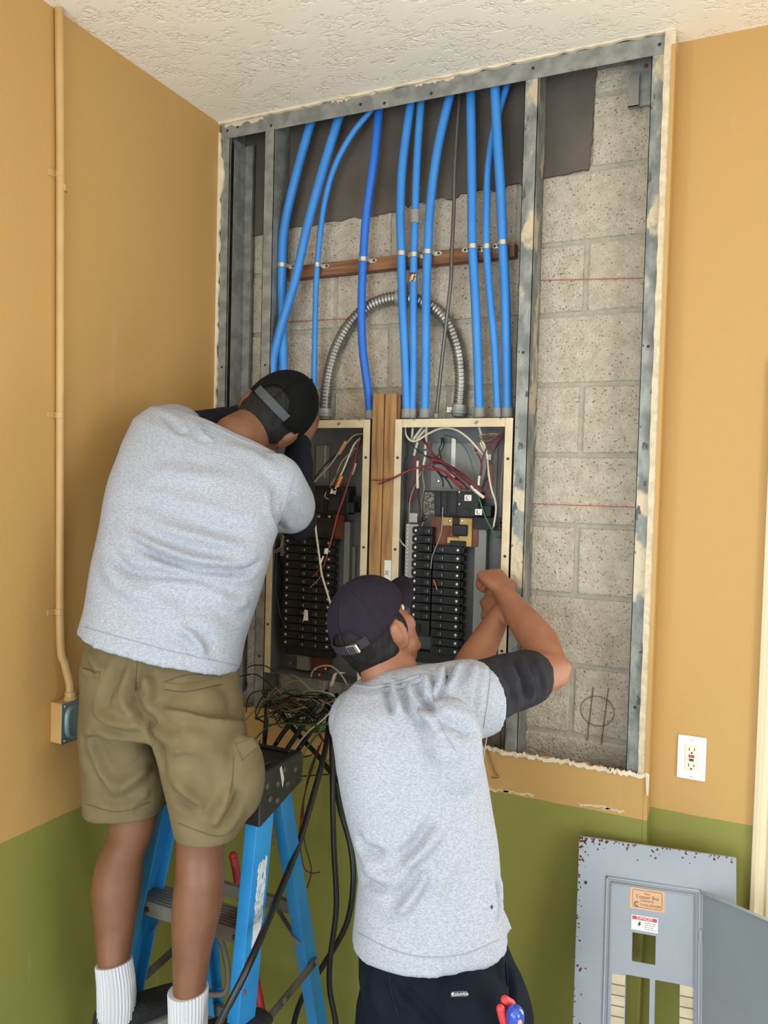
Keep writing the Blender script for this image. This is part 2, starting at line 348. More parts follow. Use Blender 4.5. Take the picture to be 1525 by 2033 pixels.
# block wall behind the studs: every block stands proud of its mortar
mb = MB(); mb.m = 1; mb.box((-.1, BLKY + .004, .0), (OX + .1, BLKY + .1, ROOM_Z)); mb.m = 0
z0 = -.03; k = 0
while z0 < ROOM_Z:
    x = -.407 + (.2 if k % 2 else 0)
    while x < OX + .05:
        lo = (max(x + .006, -.1), BLKY - random.uniform(0, .0025), max(z0 + .006, 0)); hi = (min(x + .394, OX - .002), BLKY + .02, min(z0 + .194, ROOM_Z - .001))
        if hi[0] > lo[0] + .02: mb.box(lo, hi)
        x += .4
    z0 += .2; k += 1
bw = struct(mb.build('wall_masonry', [BLOCK, MORTAR], origin=(0, 0, 0), bevel=.006, seg=2))
dark = [(-.05, 3.05), (1.205, 3.05)] + jag((1.205, 3.04), (1.195, 2.78), 16, .006) + jag((1.19, 2.765), (1.055, 2.762), 10, .004) + jag((1.03, 2.752), (.62, 2.735), 40, .008) + jag((.61, 2.72), (-.05, 2.705), 30, .006)
dk = struct(MB().prism(dark, xz, BLKY - .008, BLKY + .002).build('trim_8', CONC, origin=(0, 0, 0)))
RED = M('red_chalk', (176, 92, 72), .9)
mb = MB()
for (a, c) in (((1062, 557), (1275, 552)), ((1050, 1000), (1262, 1007)), ((560, 640), (700, 632))):
    p, q = P(*a, BLKY - .004), P(*c, BLKY - .004); mb.bar(p, q, .0022, .002, (0, 1, 0))
struct(mb.build('chalk_line', RED))
mb = MB(); c = P(1186, 1412, BLKY - .004)
for k in range(40):
    a0 = k / 40 * 6.283; mb.bar(c + Vector((.046 * math.cos(a0), 0, .042 * math.sin(a0))), c + Vector((.046 * math.cos(a0 + .12), 0, .042 * math.sin(a0 + .12))), .0022, .002, (0, 1, 0))
for a, d in (((1178, 1365), (1166, 1470)), ((1208, 1366), (1194, 1478))): mb.bar(P(*a, BLKY - .004), P(*d, BLKY - .004), .0026, .002, (0, 1, 0))
struct(mb.build('pencil_mark', M('pencil', (104, 92, 80), .9)))

# ---------------------------------------------------------------- steel framing
SY0, SY1 = .0128, .104
def stud(x0, x1, z0, z1, web='right', t_=.0018):
    mb = MB(); xs = x1 if web == 'right' else x0
    mb.box((x0, SY0, z0), (x1, SY0 + t_, z1)); mb.box((x0, SY1 - t_, z0), (x1, SY1, z1))
    mb.box((xs - t_ if web == 'right' else xs, SY0, z0), (xs if web == 'right' else xs + t_, SY1, z1))
    xl = x0 if web == 'right' else x1 - t_
    mb.box((xl, SY0, z0), (xl + t_, SY0 + .008, z1)); mb.box((xl, SY1 - .008, z0), (xl + t_, SY1, z1)); return mb
G = 'steel studs framing the wall opening'
def stud_thing(x0, x1, web, mat, label):
    t_ = thing('metal_stud', label, 'stud', ((x0 + x1) / 2, SY0, OPZ - .12), G)
    stud(x0, x1, OPZ - .12, 3.046, web).build('channel', mat, t_)
    for z in (3.02, 1.3, 2.25):
        MB().lathe(((x0 + x1) / 2, SY0 + .001, z), (0, -1, 0), [(0, .0045), (.0015, .0042), (.0025, .002)], 10).build('screw', M('dark_screw', (60, 58, 56), .5, .6), t_, True)
    return t_
stud_thing(.006, .040, 'left', GALV, 'grey steel stud against the tan left wall')
stud_thing(.176, .213, 'right', GALV, 'narrow grey steel stud left of the blue conduits')
stud_thing(1.028, 1.066, 'right', GALVP, 'plaster-splotched steel stud right of the blue conduits')
s4 = stud_thing(1.362, 1.397, 'right', GALVP, 'mottled steel stud at the right edge of the opening')
tk = thing('metal_track', 'grey galvanised steel track across the top of the wall opening', 'track', (.7, SY0, 3.0))
mb = MB().box((.006, SY0 - .0018, 2.997), (OPR + .004, SY0, 3.0485)); mb.box((.006, SY1 + .001, 3.034), (OPR + .004, SY1 + .0025, 3.0485)); mb.box((.006, SY0 - .0018, 3.0465), (OPR + .004, SY1 + .0025, 3.0485)); mb.build('channel', GALV, tk)
for x in (.03, .07, .2, .52, .6, .75, 1.05, 1.38): MB().lathe((x, SY0 - .0015, 3.02 + random.uniform(-.01, .01)), (0, -1, 0), [(0, .005), (.0012, .0045), (.002, .002)], 10).build('screw', MATS['dark_screw'], tk, True)
PL = M('plaster_smear', (206, 190, 168), .9)
for (x0, x1, z) in ((.02, .17, 3.038), (.42, .5, 3.046), (.70, .82, 3.043), (.55, .57, 3.045)):
    mb = MB(); pts = jag((x0, z - .004), (x1, z - .003), 14, .006); mb.prism([(x1, z + .006), (x0, z + .006)] + pts, xz, SY0 - .0035, SY0 - .0016); mb.build('plaster_smear', PL, tk)
br = thing('angle_bracket', 'short grey steel bracket high in the right bay', 'bracket', tuple(P(1270, 208, .09)))
a, c = P(1256, 90, .085), P(1292, 208, .085)
MB().box((a.x, .083, c.z), (c.x + .02, .0855, 3.045)).build('plate', GALV, br)
a, c = P(1249, 150, .07), P(1268, 210, .07); MB().box((a.x, .0675, c.z), (c.x, .0695, a.z)).box((a.x, .0675, c.z), (c.x, .083, c.z + .002)).build('tab', M('bracket_zinc', (142, 138, 132), .5, .6), br)
MB().lathe(P(1283, 131, .083), (0, -1, 0), [(0, .006), (.002, .005), (.003, .002)], 10).build('screw', M('rusty_screw', (130, 64, 44), .7, .3), br)
cs = thing('metal_stud', 'second steel channel set deep in the narrow left bay', 'stud', (.06, .06, 1.2), G)
mb = MB().box((.045, .030, 1.15), (.0468, .1, 3.0)); mb.box((.0468, .094, 1.15), (.082, .0958, 3.0)); mb.box((.080, .083, 1.15), (.082, .094, 3.0)); mb.build('channel', GALV, cs)

# ---------------------------------------------------------------- timber
wp = []
for i, (xa, xb, lab) in enumerate((((740), (763), 'brown timber post between the panels, its left board'), ((764.5), (788), 'brown timber post between the panels, its right board'))):
    a, c = P(xa, 781, .0135), P(xb, 781, .0135); mb = MB().box((a.x, .0135, .9), (c.x, .1, a.z)); wp.append(tag(mb.build('timber_post', WOOD, bevel=.003), lab, 'post', 'timber boards between the panels'))
pl = thing('paper_label', 'white strip of tape marked 30 on the timber post', 'label', tuple(P(769, 1136, .0125)))
WHITE = M('white_paper', (222, 214, 200), .7); INK = M('black_ink', (28, 26, 26), .6)
a, c = P(763.5, 1112, .012), P(775.5, 1165, .012); MB().box((a.x, .0122, c.z), (c.x, .0134, a.z)).build('tape', WHITE, pl)
text_mesh('lettering', '30', .016, INK, pl, P(768.5, 1138, .012), (.1, 0, 1), (-1, 0, 0.1))
a, c = P(575, 547, .072), P(1022, 492, .072)
mb = MB(); zc = (2.556); mb.box((a.x, .072, 2.537), (c.x, BLKY - .003, 2.577)); fs = tag(mb.build('furring_strip', WOODH, bevel=.003), 'brown wooden strip fixed across the block wall behind the blue conduits', 'furring strip')

# ---------------------------------------------------------------- blue conduits, straps, flexible metal conduit
BLUE = M('blue_plastic_conduit', (58, 136, 208), .45, col2=(48, 122, 196), nscale=6)
BLUED = M('dark_blue_plastic_conduit', (30, 98, 190), .4, col2=(36, 106, 200), nscale=6)
GREYP = M('grey_plastic', (134, 132, 126), .5)
STEEL = M('bright_steel', (196, 192, 184), .35, .85)
FLEXM = M('flexible_steel', (168, 164, 156), .36, .85, col2=(130, 126, 118), nscale=12)
CYc = .05
tubes = [  # path (x, y, distance), radius, dark, strap y, label
    ([(622, 226, .06), (590, 340), (565, 450), (560, 540), (561, 640), (563, 735), (566, 830)], .0145, 0, 527, 'blue conduit nearest the left steel stud, strapped and running straight down'),
    ([(678, 216, .06), (640, 340, .035), (610, 450, .024), (585, 560, .022), (555, 660, .026), (541, 730, .034), (548, 790, .045), (552, 832, .05)], .0145, 0, None, 'blue conduit slanting across in front of the leftmost one'),
    ([(748, 206, .06), (700, 265), (665, 330), (645, 400), (634, 480), (628, 560), (625, 680), (622, 832)], .0092, 0, 524, 'thin blue conduit bending in from the upper right'),
    ([(754, 204, .06), (742, 320), (728, 420), (722, 500), (718, 600), (720, 690), (730, 770), (736, 832)], .0132, 1, 516, 'darker smooth blue conduit ending beside the timber post'),
    ([(818, 186, .06), (800, 320), (795, 420), (797, 500), (799, 600), (805, 720), (808, 829)], .0135, 0, 504, 'blue conduit just right of the timber post'),
    ([(837, 182, .06), (828, 320), (824, 430), (822, 500), (821, 560), (821, 650), (821, 740), (819, 829, .058)], .0115, 0, 506, 'blue conduit with a grey coupling and a torn sticker'),
    ([(898, 168, .06), (870, 290), (855, 400), (849, 500), (846, 600), (845, 720), (843, 829)], .0135, 0, 502, 'blue conduit left of the thin steel cable'),
    ([(934, 160, .06), (936, 300), (937, 420), (938, 490), (944, 600), (948, 700), (952, 828)], .0135, 0, 490, 'blue conduit right of the thin steel cable'),
    ([(1016, 140, .07), (985, 240, .065), (970, 330, .06), (966, 420), (966, 490), (972, 580), (982, 690), (988, 828)], .0108, 0, 491, 'slim blue conduit crossing behind the rightmost one'),
    ([(981, 148, .035), (988, 280, .035), (994, 380, .04), (998, 480), (1003, 580), (1006, 700), (1008, 828)], .0138, 0, 483, 'rightmost blue conduit beside the splotched steel stud'),
]
GS = 'conduit straps along the wooden strip'; GC = 'blue corrugated conduits'
strap_lab = ['left end of the wooden strip', '', 'thin bending conduit', 'darker blue conduit', 'conduit just right of the post', 'conduit with the grey coupling', 'conduit left of the steel cable', 'conduit right of the steel cable', 'slim crossing conduit', 'right end of the wooden strip']
for i, (pts, r, dark, sy, lab) in enumerate(tubes):
    path = resample(spline([P(p[0], p[1], p[2] if len(p) > 2 else CYc) for p in pts], 10), .0021)
    t_ = thing('blue_conduit', lab, 'conduit', path[-1], GC)
    MB().tube(path, r, 14, ripple=.018 if dark else .032).build('tube', BLUED if dark else BLUE, t_, True, angle=80)
    e = path[-1]; ax = (path[-1] - path[-14]).normalized()
    cn = MB().lathe(e - ax * .026, ax, [(0, r * 1.16), (.002, r * 1.22), (.020, r * 1.22), (.021, r * 1.34), (.026, r * 1.34), (.030, r * 1.1)], 18)
    cn.build('connector', GREYP, t_, True, angle=30)
    if i == 5:
        k = min(range(len(path)), key=lambda q: abs(path[q].z - P(824, 430, CYc).z)); d = (path[k + 6] - path[k - 6]).normalized()
        MB().lathe(path[k] - d * .02, d, [(0, r * 1.2), (.001, r * 1.3), (.039, r * 1.3), (.04, r * 1.2)], 18).build('coupling', GREYP, t_, True, angle=30)
        k = min(range(len(path)), key=lambda q: abs(path[q].z - P(821, 551, CYc).z)); p = path[k]; mb = MB()
        rg = [[p + Vector((math.sin(a) * r * 1.06, -math.cos(a) * r * 1.06, z)) for a in [-.9 + 1.9 * q / 10 for q in range(11)]] for z in (-.013, .0, .013)]
        mb.loft(rg, False, False); mb.build('sticker', M('torn_sticker', (206, 170, 128), .7, col2=(60, 44, 30), nscale=90, nlo=.48, nhi=.52), t_)
    if sy:
        k = min(range(len(path)), key=lambda q: abs(path[q].z - P(pts[3][0], sy, CYc).z)); p = path[k]
        side = -1 if i in (9, 8, 7) else 1
        s = thing('conduit_strap', 'small steel strap holding the ' + strap_lab[i] if 'conduit' in strap_lab[i] else 'small steel conduit strap at the ' + strap_lab[i], 'strap', p, GS)
        rr = r * 1.08; w = .0065
        arc = [Vector((math.sin(a) * rr * side, -math.cos(a) * rr, 0)) for a in [-1.75 + 3.3 * q / 12 for q in range(13)]]
        arc[-1] = Vector((rr * side, .018, 0)); mb = MB()
        rg = [[p + q * sc + Vector((0, 0, zz)) for sc, zz in ((1, -w), (1.1, -w), (1.1, w), (1, w))] for q in arc]; mb.loft(rg)
        mb.build('band', STEEL, s, True, angle=30)
        x0 = p.x + rr * side; tab = [(x0, p.z - w), (x0 + side * .018, p.z - w), (x0 + side * .024, p.z - w * .4), (x0 + side * .024, p.z + w * .4), (x0 + side * .018, p.z + w), (x0, p.z + w)]
        MB().prism(tab, xz, .0685, .0715).build('ear', STEEL, s)
        MB().lathe((x0 + side * .014, .0688, p.z), (0, -1, 0), [(0, .0042), (.0015, .0042), (.0025, .002)], 10).build('screw', MATS['dark_screw'], s, True)
# large flexible steel conduit arching between the two panels
fx = thing('flexible_metal_conduit', 'thick ribbed steel conduit arching over from panel to panel', 'conduit', tuple(P(786, 700, .085)))
arc = resample(pxpath([(645, 828), (648, 780), (656, 730), (673, 680), (700, 638), (738, 606), (785, 592), (832, 598), (870, 618), (896, 655), (911, 700), (916, 755), (911, 822)], .084, 10), .0028)
rp = []
for k in range(len(arc)): rp.append(.0192 * (1 + .075 * (math.cos(k * math.pi / 2.0))))
MB().tube(arc, rp, 18).build('ribbed_tube', FLEXM, fx, True, angle=80)
for e, d in ((arc[0], (arc[0] - arc[8]).normalized()), (arc[-1], (arc[-1] - arc[-9]).normalized())):
    MB().lathe(e - d * .028, d, [(0, .021), (.002, .0235), (.018, .0235), (.019, .026), (.027, .026), (.028, .022), (.036, .02)], 20).build('connector', GALV, fx, True, angle=30)
e = arc[-1]; MB().box((e.x - .034, .07, e.z + .004), (e.x - .018, .076, e.z + .02)).cyl((e.x - .026, .076, e.z + .012), (e.x - .026, .062, e.z + .012), .004, 8).build('clamp_screw', STEEL, fx, bevel=.001)
k = min(range(len(arc)), key=lambda q: abs(arc[q].x - P(795, 592, .084).x)); d = (arc[k + 4] - arc[k - 4]).normalized()
MB().lathe(arc[k] - d * .014, d, [(0, .0205), (.001, .0225), (.027, .0225), (.028, .0205)], 20).build('coupling', GALV, fx, True, angle=30)
cs2 = thing('conduit_strap', 'larger steel strap bracing the top of the ribbed arch to the blocks', 'strap', arc[k] + Vector((0, .02, 0)))
c0 = arc[k]; mb = MB(); ws = .009
rg = [[c0 + Vector((dx, -math.cos(a) * .0235 * sc, math.sin(a) * .0235 * sc)) for dx, sc in ((-ws, 1), (ws, 1), (ws, 1.08), (-ws, 1.08))] for a in [-1.57 + 3.14 * q / 12 for q in range(13)]]
mb.loft(rg).build('band', GALV, cs2, True, angle=30)
for sz in (1, -1):
    MB().box((c0.x - ws, BLKY - .012, min(c0.z + sz * .0235, c0.z + sz * .05)), (c0.x + ws, BLKY - .0092, max(c0.z + sz * .0235, c0.z + sz * .05))).build('ear', GALV, cs2)
    MB().lathe((c0.x, BLKY - .012, c0.z + sz * .039), (0, -1, 0), [(0, .0055), (.002, .005), (.003, .002)], 10).build('screw', MATS['dark_screw'], cs2, True)
mc = pxpath([(914, 168, .07), (903, 330, .045), (901, 420, .04), (897, 500, .034), (895, 560, .034), (886, 640, .045), (875, 740, .055), (866, 828, .055)], .05, 10)
mc = resample(mc, .0016); t_ = thing('armoured_cable', 'thin twisted steel cable running down between the blue conduits', 'cable', mc[-1])
MB().tube(mc, .0056, 10, ripple=.1).build('sheath', M('armour_steel', (104, 99, 93), .45, .7), t_, True, angle=80)
e = mc[-1]; MB().lathe(e + Vector((0, 0, .01)), (0, 0, -1), [(0, .007), (.002, .0085), (.014, .0085)], 14).build('connector', GALV, t_, True, angle=30)
# painted conduit and switch box on the left wall
cx0 = Vector((.016, -.672, 3.045)); b0 = Vector((.03, -.61, 1.29))
t_ = thing('painted_conduit', 'tan painted conduit running up the left wall to the ceiling', 'conduit', (.016, -.645, 1.29))
path = spline([(.0135, -.671, 3.047), (.0135, -.662, 2.7), (.0135, -.655, 2.2), (.0135, -.65, 1.8), (.0135, -.644, 1.45), (.018, -.632, 1.38), (.024, -.622, 1.33), (.026, -.62, 1.29)], 8)
MB().tube(path, .0112, 14).build('tube', TANP, t_, True, angle=80)
MB().cyl((.0125, -.655, 2.60), (.0125, -.655, 2.615), .0135).build('coupling', TANP, t_, True)
for z in (2.64, 2.03, 1.52): 
    y = -.662 + (2.7 - z) * .0125; MB().box((.0005, y - .03, z - .008), (.003, y + .013, z + .008)).cyl((.0135, y, z - .008), (.0135, y, z + .008), .0122).build('strap', TANP, t_, bevel=.001)
MB().lathe((.026, -.62, 1.283), (0, 0, 1), [(0, .017), (.008, .017), (.009, .0145), (.022, .0145), (.023, .012)], 16).build('connector', TANP, t_, True, angle=30)
swb = thing('switch_box', 'metal box with a grey raised cover on the left wall beside the shorts', 'switch box', (0, -.605, 1.18), None)
BXG = M('box_cover_steel', (112, 132, 132), .4, .4, col2=(94, 112, 114), nscale=8)
by0, by1, bz0, bz1 = -.664, -.556, 1.178, 1.284
MB().box((.0005, by0, bz0), (.042, by1, bz1)).build('box', TANP, swb, bevel=.004)
cv = MB().box((.042, by0 - .002, bz0 - .001), (.0445, by1 + .002, bz1 + .001)); rr = []
for h, s in ((.0445, 1), (.052, .92), (.054, .86)): rr.append([Vector((h, -.61 + math.copysign(abs(math.cos(a)) ** .6, math.cos(a)) * .048 * s, 1.231 + math.copysign(abs(math.sin(a)) ** .6, math.sin(a)) * .047 * s)) for a in [6.2832 * q / 32 for q in range(32)]])
cv.loft(rr).build('cover', BXG, swb, True, bevel=.0012, angle=30)
MB().box((.054, -.617, 1.214), (.0565, -.603, 1.248)).add([], []).build('switch_plate', TANP, swb, bevel=.001)
tg = MB().box((.0565, -.614, 1.224), (.074, -.606, 1.232), Matrix.Rotation(.5, 3, 'Y')); tg.build('toggle', TANP, swb, bevel=.0015)
for y, z in ((-.655, 1.186), (-.565, 1.276), (-.655, 1.276), (-.565, 1.186)): MB().lathe((.0445, y, z), (1, 0, 0), [(0, .004), (.0015, .0035), (.002, .001)], 10).build('screw', STEEL, swb, True)
# outlet on the recessed wall
ot = thing('wall_outlet', 'white wall outlet with red and black test buttons on the tan wall', 'outlet', (1.5205, RY, 1.113))
OWH = M('outlet_white_plastic', (232, 228, 222), .35); OCR = M('outlet_ivory_plastic', (226, 212, 190), .35)
oc = Vector((1.5205, RY, 1.171))
def rpl(cx, cz, w, h, y0, y1, r=.003):
    pts = []
    for sx, sz, a0 in ((1, 1, 0), (-1, 1, 90), (-1, -1, 180), (1, -1, 270)):
        for q in range(4): a = math.radians(a0 + 30 * q); pts.append((cx + sx * (w / 2 - r) + r * math.cos(a), cz + sz * (h / 2 - r) + r * math.sin(a)))
    return MB().prism(pts, xz, y0, y1)
rpl(oc.x, oc.z, .071, .116, RY - .0062, RY - .0003).build('cover_plate', OWH, ot, bevel=.002)
rc = rpl(oc.x, oc.z, .0335, .067, RY - .0085, RY - .006, .002).build('receptacle', OCR, ot, bevel=.0008)
DK = M('socket_dark', (36, 30, 28), .6); RB = M('red_button', (170, 58, 46), .4); BB = M('black_button', (44, 42, 44), .4)
rpl(oc.x, oc.z + .0055, .014, .0065, RY - .0105, RY - .0083, .0008).build('test_button', RB, rc); rpl(oc.x, oc.z - .0045, .011, .006, RY - .0105, RY - .0083, .0008).build('reset_button', BB, rc)
for s in (1, -1):
    mb = MB(); zc = oc.z + (.0235 if s > 0 else -.019)
    mb.box((oc.x - .0075, RY - .0088, zc - .004), (oc.x - .0055, RY - .0083, zc + .004)); mb.box((oc.x + .0055, RY - .0088, zc - .0035), (oc.x + .0075, RY - .0083, zc + .0035)); mb.cyl((oc.x, RY - .0088, zc - .0095), (oc.x, RY - .0083, zc - .0095), .0025, 12)
    mb.build('slots', DK, rc)
    MB().lathe((oc.x, RY - .006, oc.z + s * .0485), (0, -1, 0), [(0, .0032), (.001, .003), (.0014, .001)], 12).build('screw', M('screw_white', (190, 186, 178), .3, .5), ot, True)

# ---------------------------------------------------------------- electrical panels
PBOX = M('panel_grey_steel', (108, 106, 104), .55, .1, col2=(94, 92, 91), nscale=5, spots=[((180, 178, 172), 16, .74, .03), ((84, 82, 80), 60, .7, .04)])
BLK = M('black_phenolic', (30, 28, 27), .5, col2=(22, 21, 20), nscale=30, spec=.3); BLK2 = M('black_phenolic_worn', (42, 39, 35), .55, col2=(28, 26, 25), nscale=40, spec=.3)
COPPER = M('bus_copper', (112, 60, 34), .45, .4, col2=(80, 42, 24), nscale=12); BRASS = M('bus_brass', (172, 140, 78), .42, .6, col2=(120, 92, 50), nscale=10)
ALU = M('aluminium', (184, 178, 168), .4, .6); LEV = M('lever_mark', (196, 188, 172), .5)
def face(x0, y0, x1, y1, Y):          # pixel box -> X, Z extents on the plane Y
    a, c = P(x0, y0, Y), P(x1, y1, Y); return a.x, c.x, c.z, a.z
def bx(x0, y0, x1, y1, Y0, Y1):
    xa, xb, za, zb = face(x0, y0, x1, y1, Y0); return MB().box((xa, Y0, za), (xb, Y1, zb))
def scr(p, r=.004, m=None, par=None, nm='screw'):
    return MB().lathe(p, (0, -1, 0), [(0, r), (r * .35, r * .95), (r * .55, r * .5)], 12).build(nm, m or STEEL, par, True)
def breaker_proto(par, w, h, x, z, side, yf=.034):
    """single pole breaker; side = +1 when its terminal sits on the right"""
    mb = MB().box((x, yf, z - h + .0012), (x + w, .07, z - .0012)); ex = x + w if side > 0 else x
    mb.box((min(ex, ex + side * .006), yf + .006, z - h + .004), (max(ex, ex + side * .006), .07, z - .004))
    mx = x + w * (.27 if side > 0 else .73)
    mb.box((mx - .013, yf - .0016, z - h * .86), (mx + .013, yf + .002, z - h * .14))
    b = mb.build('breaker', BLK, par, bevel=.0009, seg=1); reg(b)
    mb = MB().box((mx - .004, yf - .008, z - h * .72), (mx + .008, yf - .001, z - h * .28), Matrix.Rotation(.25, 3, 'Z')); mb.m = 1; mb.box((mx + .0085, yf - .0068, z - h * .7), (mx + .0098, yf - .0055, z - h * .3))
    reg(mb.build('toggle', [BLK2, LEV], b, bevel=.0006, seg=1))
    sx = x + w * (.88 if side > 0 else .12)
    reg(MB().lathe((sx, yf - .0002, z - h / 2), (0, -1, 0), [(0, .0048), (.0012, .0046), (.0022, .0026)], 10).build('terminal_screw', STEEL, b, True))
    return b
def panel(name_label, L, T, R_, top, bottom_z, flip=False):
    """L, R_: outer X of the flange; T its top Z"""
    t_ = thing('electrical_panel', name_label, 'electrical panel', ((L + R_) / 2, .03, bottom_z), 'open breaker panels')
    YF = .013; FW = .0225; YB = .1045
    mb = MB().box((L + .004, YB - .002, bottom_z), (R_ - .004, YB, T)); mb.box((L + .003, YF + .002, bottom_z), (L + .005, YB, T - .003)); mb.box((R_ - .005, YF + .002, bottom_z), (R_ - .003, YB, T - .003))
    mb.box((L + .003, YF + .002, T - .005), (R_ - .003, YB, T - .003)); mb.box((L + .003, YF + .002, bottom_z), (R_ - .003, YB, bottom_z + .002))
    mb.build('enclosure', PBOX, t_)
    MB().box((L, YF - .0015, bottom_z), (L + FW, YF + .0015, T)).build('flange', CREAM, t_, bevel=.0008); MB().box((R_ - FW, YF - .0015, bottom_z), (R_, YF + .0015, T)).build('flange', CREAM, t_, bevel=.0008)
    MB().box((L + FW + .0006, YF - .001, T - FW - .002), (R_ - FW - .0006, YF + .0015, T)).build('flange', CREAM, t_, bevel=.0008)
    for z in (T - .115, T - .39, T - .66):
        for x in (L + FW * .5, R_ - FW * .5): scr((x, YF - .0015, z), .0042, MATS['dark_screw'], t_)
    return t_
PT = 2.069; PB = 1.250
ax = P(785, 832, .012).x; bxx = P(1019, 828, .012).x
pr = panel('right open breaker panel, bigger in view, with red wires across its top', ax, PT, bxx, None, PB)
al = P(529, 1105, .012).x; bl = P(735, 835, .012).x
pn = panel('left open breaker panel half hidden behind the man on the ladder', al, PT, bl, None, PB)
PAN = M('panel_pan', (122, 119, 114), .5, .2)
# --- right panel interior
bx(858, 880, 985, 990, .098, .1).build('back_plate', PAN, pr); bx(897, 870, 903, 950, .095, .098).build('weld_strip', ALU, pr)
bx(944, 1042, 958, 1330, .07, .1).build('side_rail', PAN, pr, bevel=.001)
mbk = bx(842, 974, 950, 1026, .034, .085); mb_ = mbk.build('main_breaker', BLK, pr, bevel=.002)
bx(842, 977, 862, 1022, .0325, .0345).build('rating_label', M('rating_label', (120, 110, 92), .6, col2=(52, 46, 40), nscale=160, nlo=.48, nhi=.52), mb_)
bx(868, 976, 874, 1020, .030, .035).build('arc_chute', BLK2, mb_); bx(878, 976, 886, 1020, .030, .035).build('arc_chute', BLK2, mb_)
bx(892, 975, 906, 1020, .029, .035).build('handle_housing', BLK2, mb_, bevel=.002); bx(914, 1009, 932, 1025, .031, .035).build('handle', BLK2, mb_, bevel=.001)
bx(930, 1003, 974, 1026, .04, .085).build('lug_housing', BLK, pr, bevel=.002); bx(940, 1026, 1000, 1054, .06, .085).build('lug_bracket', BLK2, pr, bevel=.001)
for x, y in ((929, 989), (950, 1017)):
    l = bx(x - 7, y - 7, x + 7, y + 6, .030, .035).build('lug', ALU, pr, bevel=.001); scr(P(x, y - .5, .0298), .006, STEEL, l)
for x, y in ((912, 1001), (912, 977)): scr(P(x, y, .0335), .003, STEEL, mb_, 'rivet')
bx(856, 1025, 948, 1086, .064, .075).build('bus_base', COPPER, pr)
bx(880, 1027, 898, 1044, .058, .064).build('bus_bar', BRASS, pr); b2 = MB(); xa, xb, za, zb = face(912, 1028, 936, 1086, .056); b2.box((xa, .056, za), (xb, .064, zb)); xc, xd, zc, zd = face(888, 1066, 914, 1080, .056); b2.box((xc, .056, zc), (xa, .064, zd)); b2.build('bus_bar', BRASS, pr, bevel=.001)
bx(898, 1041, 926, 1065, .045, .064).build('bus_insulator', BLK, pr, bevel=.004); bx(893, 1073, 924, 1092, .05, .064).build('bus_insulator', BLK, pr, bevel=.003); bx(899, 1027, 911, 1044, .05, .064).build('bus_insulator', BLK2, pr, bevel=.002)
for x in (893, 917): scr(P(x, 1034, .0565), .0046, STEEL, pr)
scr(P(870, 955, .095), .006, STEEL, pr)
xa, xb, _, _ = face(849, 0, 887, 10, .034); x2, x3, _, _ = face(890, 0, 947, 10, .034)
H = .0254; bz = P(870, 1047, .034).z; br0 = breaker_proto(pr, xb - xa, H, xa, bz, -1)
for k in range(1, 11):
    if bz - H * (k + 1) > 1.29: dup(br0, (0, 0, -H * k), pr)
bz2 = P(920, 1085, .034).z; br1 = breaker_proto(pr, x3 - x2, H * .985, x2, bz2, 1)
k = 1
while bz2 - H * .985 * (k + 1) > 1.315 and k < 13: dup(br1, (0, 0, -H * .985 * k), pr); k += 1
tz = bz - H * 11; d2 = MB().box((xa - .006, .03, tz - .05), (xb, .07, tz - .001)).build('double_breaker', BLK2, pr, bevel=.0015); MB().box((xa + .02, .02, tz - .036), (xa + .034, .03, tz - .014)).build('handle_tie', BLK, d2, bevel=.001)
lowz = min(tz - .05, bz2 - H * .985 * k)
MB().box((xa - .008, .05, lowz - .035), (x3 + .004, .085, lowz - .001)).build('bus_foot', BLK, pr, bevel=.002)
nb = bx(806, 1040, 828, 1148, .055, .075).build('neutral_bar', ALU, pr)
xa_, xb_, za_, zb_ = face(806, 1040, 828, 1148, .055); n0 = None
for k in range(14):
    z = zb_ - (k + .5) * (zb_ - za_) / 14
    if n0 is None: n0 = scr((xa_ + .005, .055, z), .0032, STEEL, nb, 'terminal_screw')
    else: dup(n0, (0, 0, z - (zb_ - .5 * (zb_ - za_) / 14)), nb)
bx(812, 1018, 828, 1038, .05, .08).build('neutral_lug', ALU, pr, bevel=.002)
gl = bx(992, 1036, 1002, 1048, .06, .075).build('ground_tag', M('tag_white', (206, 202, 194), .5), pr, bevel=.001)
MB().lathe(P(997, 1042, .0598), (0, -1, 0), [(0, .004), (.001, .004), (.0016, .001)], 12).build('screw', MATS['dark_screw'], gl, True)
MB().lathe(P(973, 908, .098), (0, -1, 0), [(0, .009), (.002, .009)], 20).build('knockout', ALU, pr, True)
bx(776 + 30, 1150, 812, 1330, .09, .1).build('side_rail', PAN, pr)
# --- left panel interior
bx(628, 885, 652, 970, .096, .1).build('back_plate', PAN, pn); bx(644, 884, 646, 948, .094, .096).build('weld_strip', ALU, pn)
m2 = bx(590, 963, 690, 1022, .034, .085).build('main_breaker', BLK, pn, bevel=.002)
bx(676, 997, 702, 1018, .036, .085).build('lug_housing', BLK2, pn, bevel=.002); bx(690, 985, 720, 1010, .07, .09).build('lug_bracket', BLK2, pn)
bx(610, 972, 640, 1018, .030, .034).build('handle_housing', BLK2, m2, bevel=.002); bx(652, 985, 672, 1015, .028, .034).build('handle', BLK2, m2, bevel=.002)
bx(660, 1022, 681, 1070, .06, .07).build('bus_base', COPPER, pn); bx(608, 1026, 660, 1070, .05, .07).build('bus_base', BLK2, pn)
for x in (633, 654): scr(P(x, 1025, .0495), .0055, STEEL, pn)
bx(684, 1036, 691, 1200, .07, .1).build('side_rail', PAN, pn, bevel=.001); bx(700, 1085, 704, 1170, .09, .1).build('side_rail', PAN, pn)
xa, xb, _, _ = face(588, 0, 640, 10, .034); x2, x3, _, _ = face(640.5, 0, 683, 10, .034); bzl = P(660, 1071, .034).z
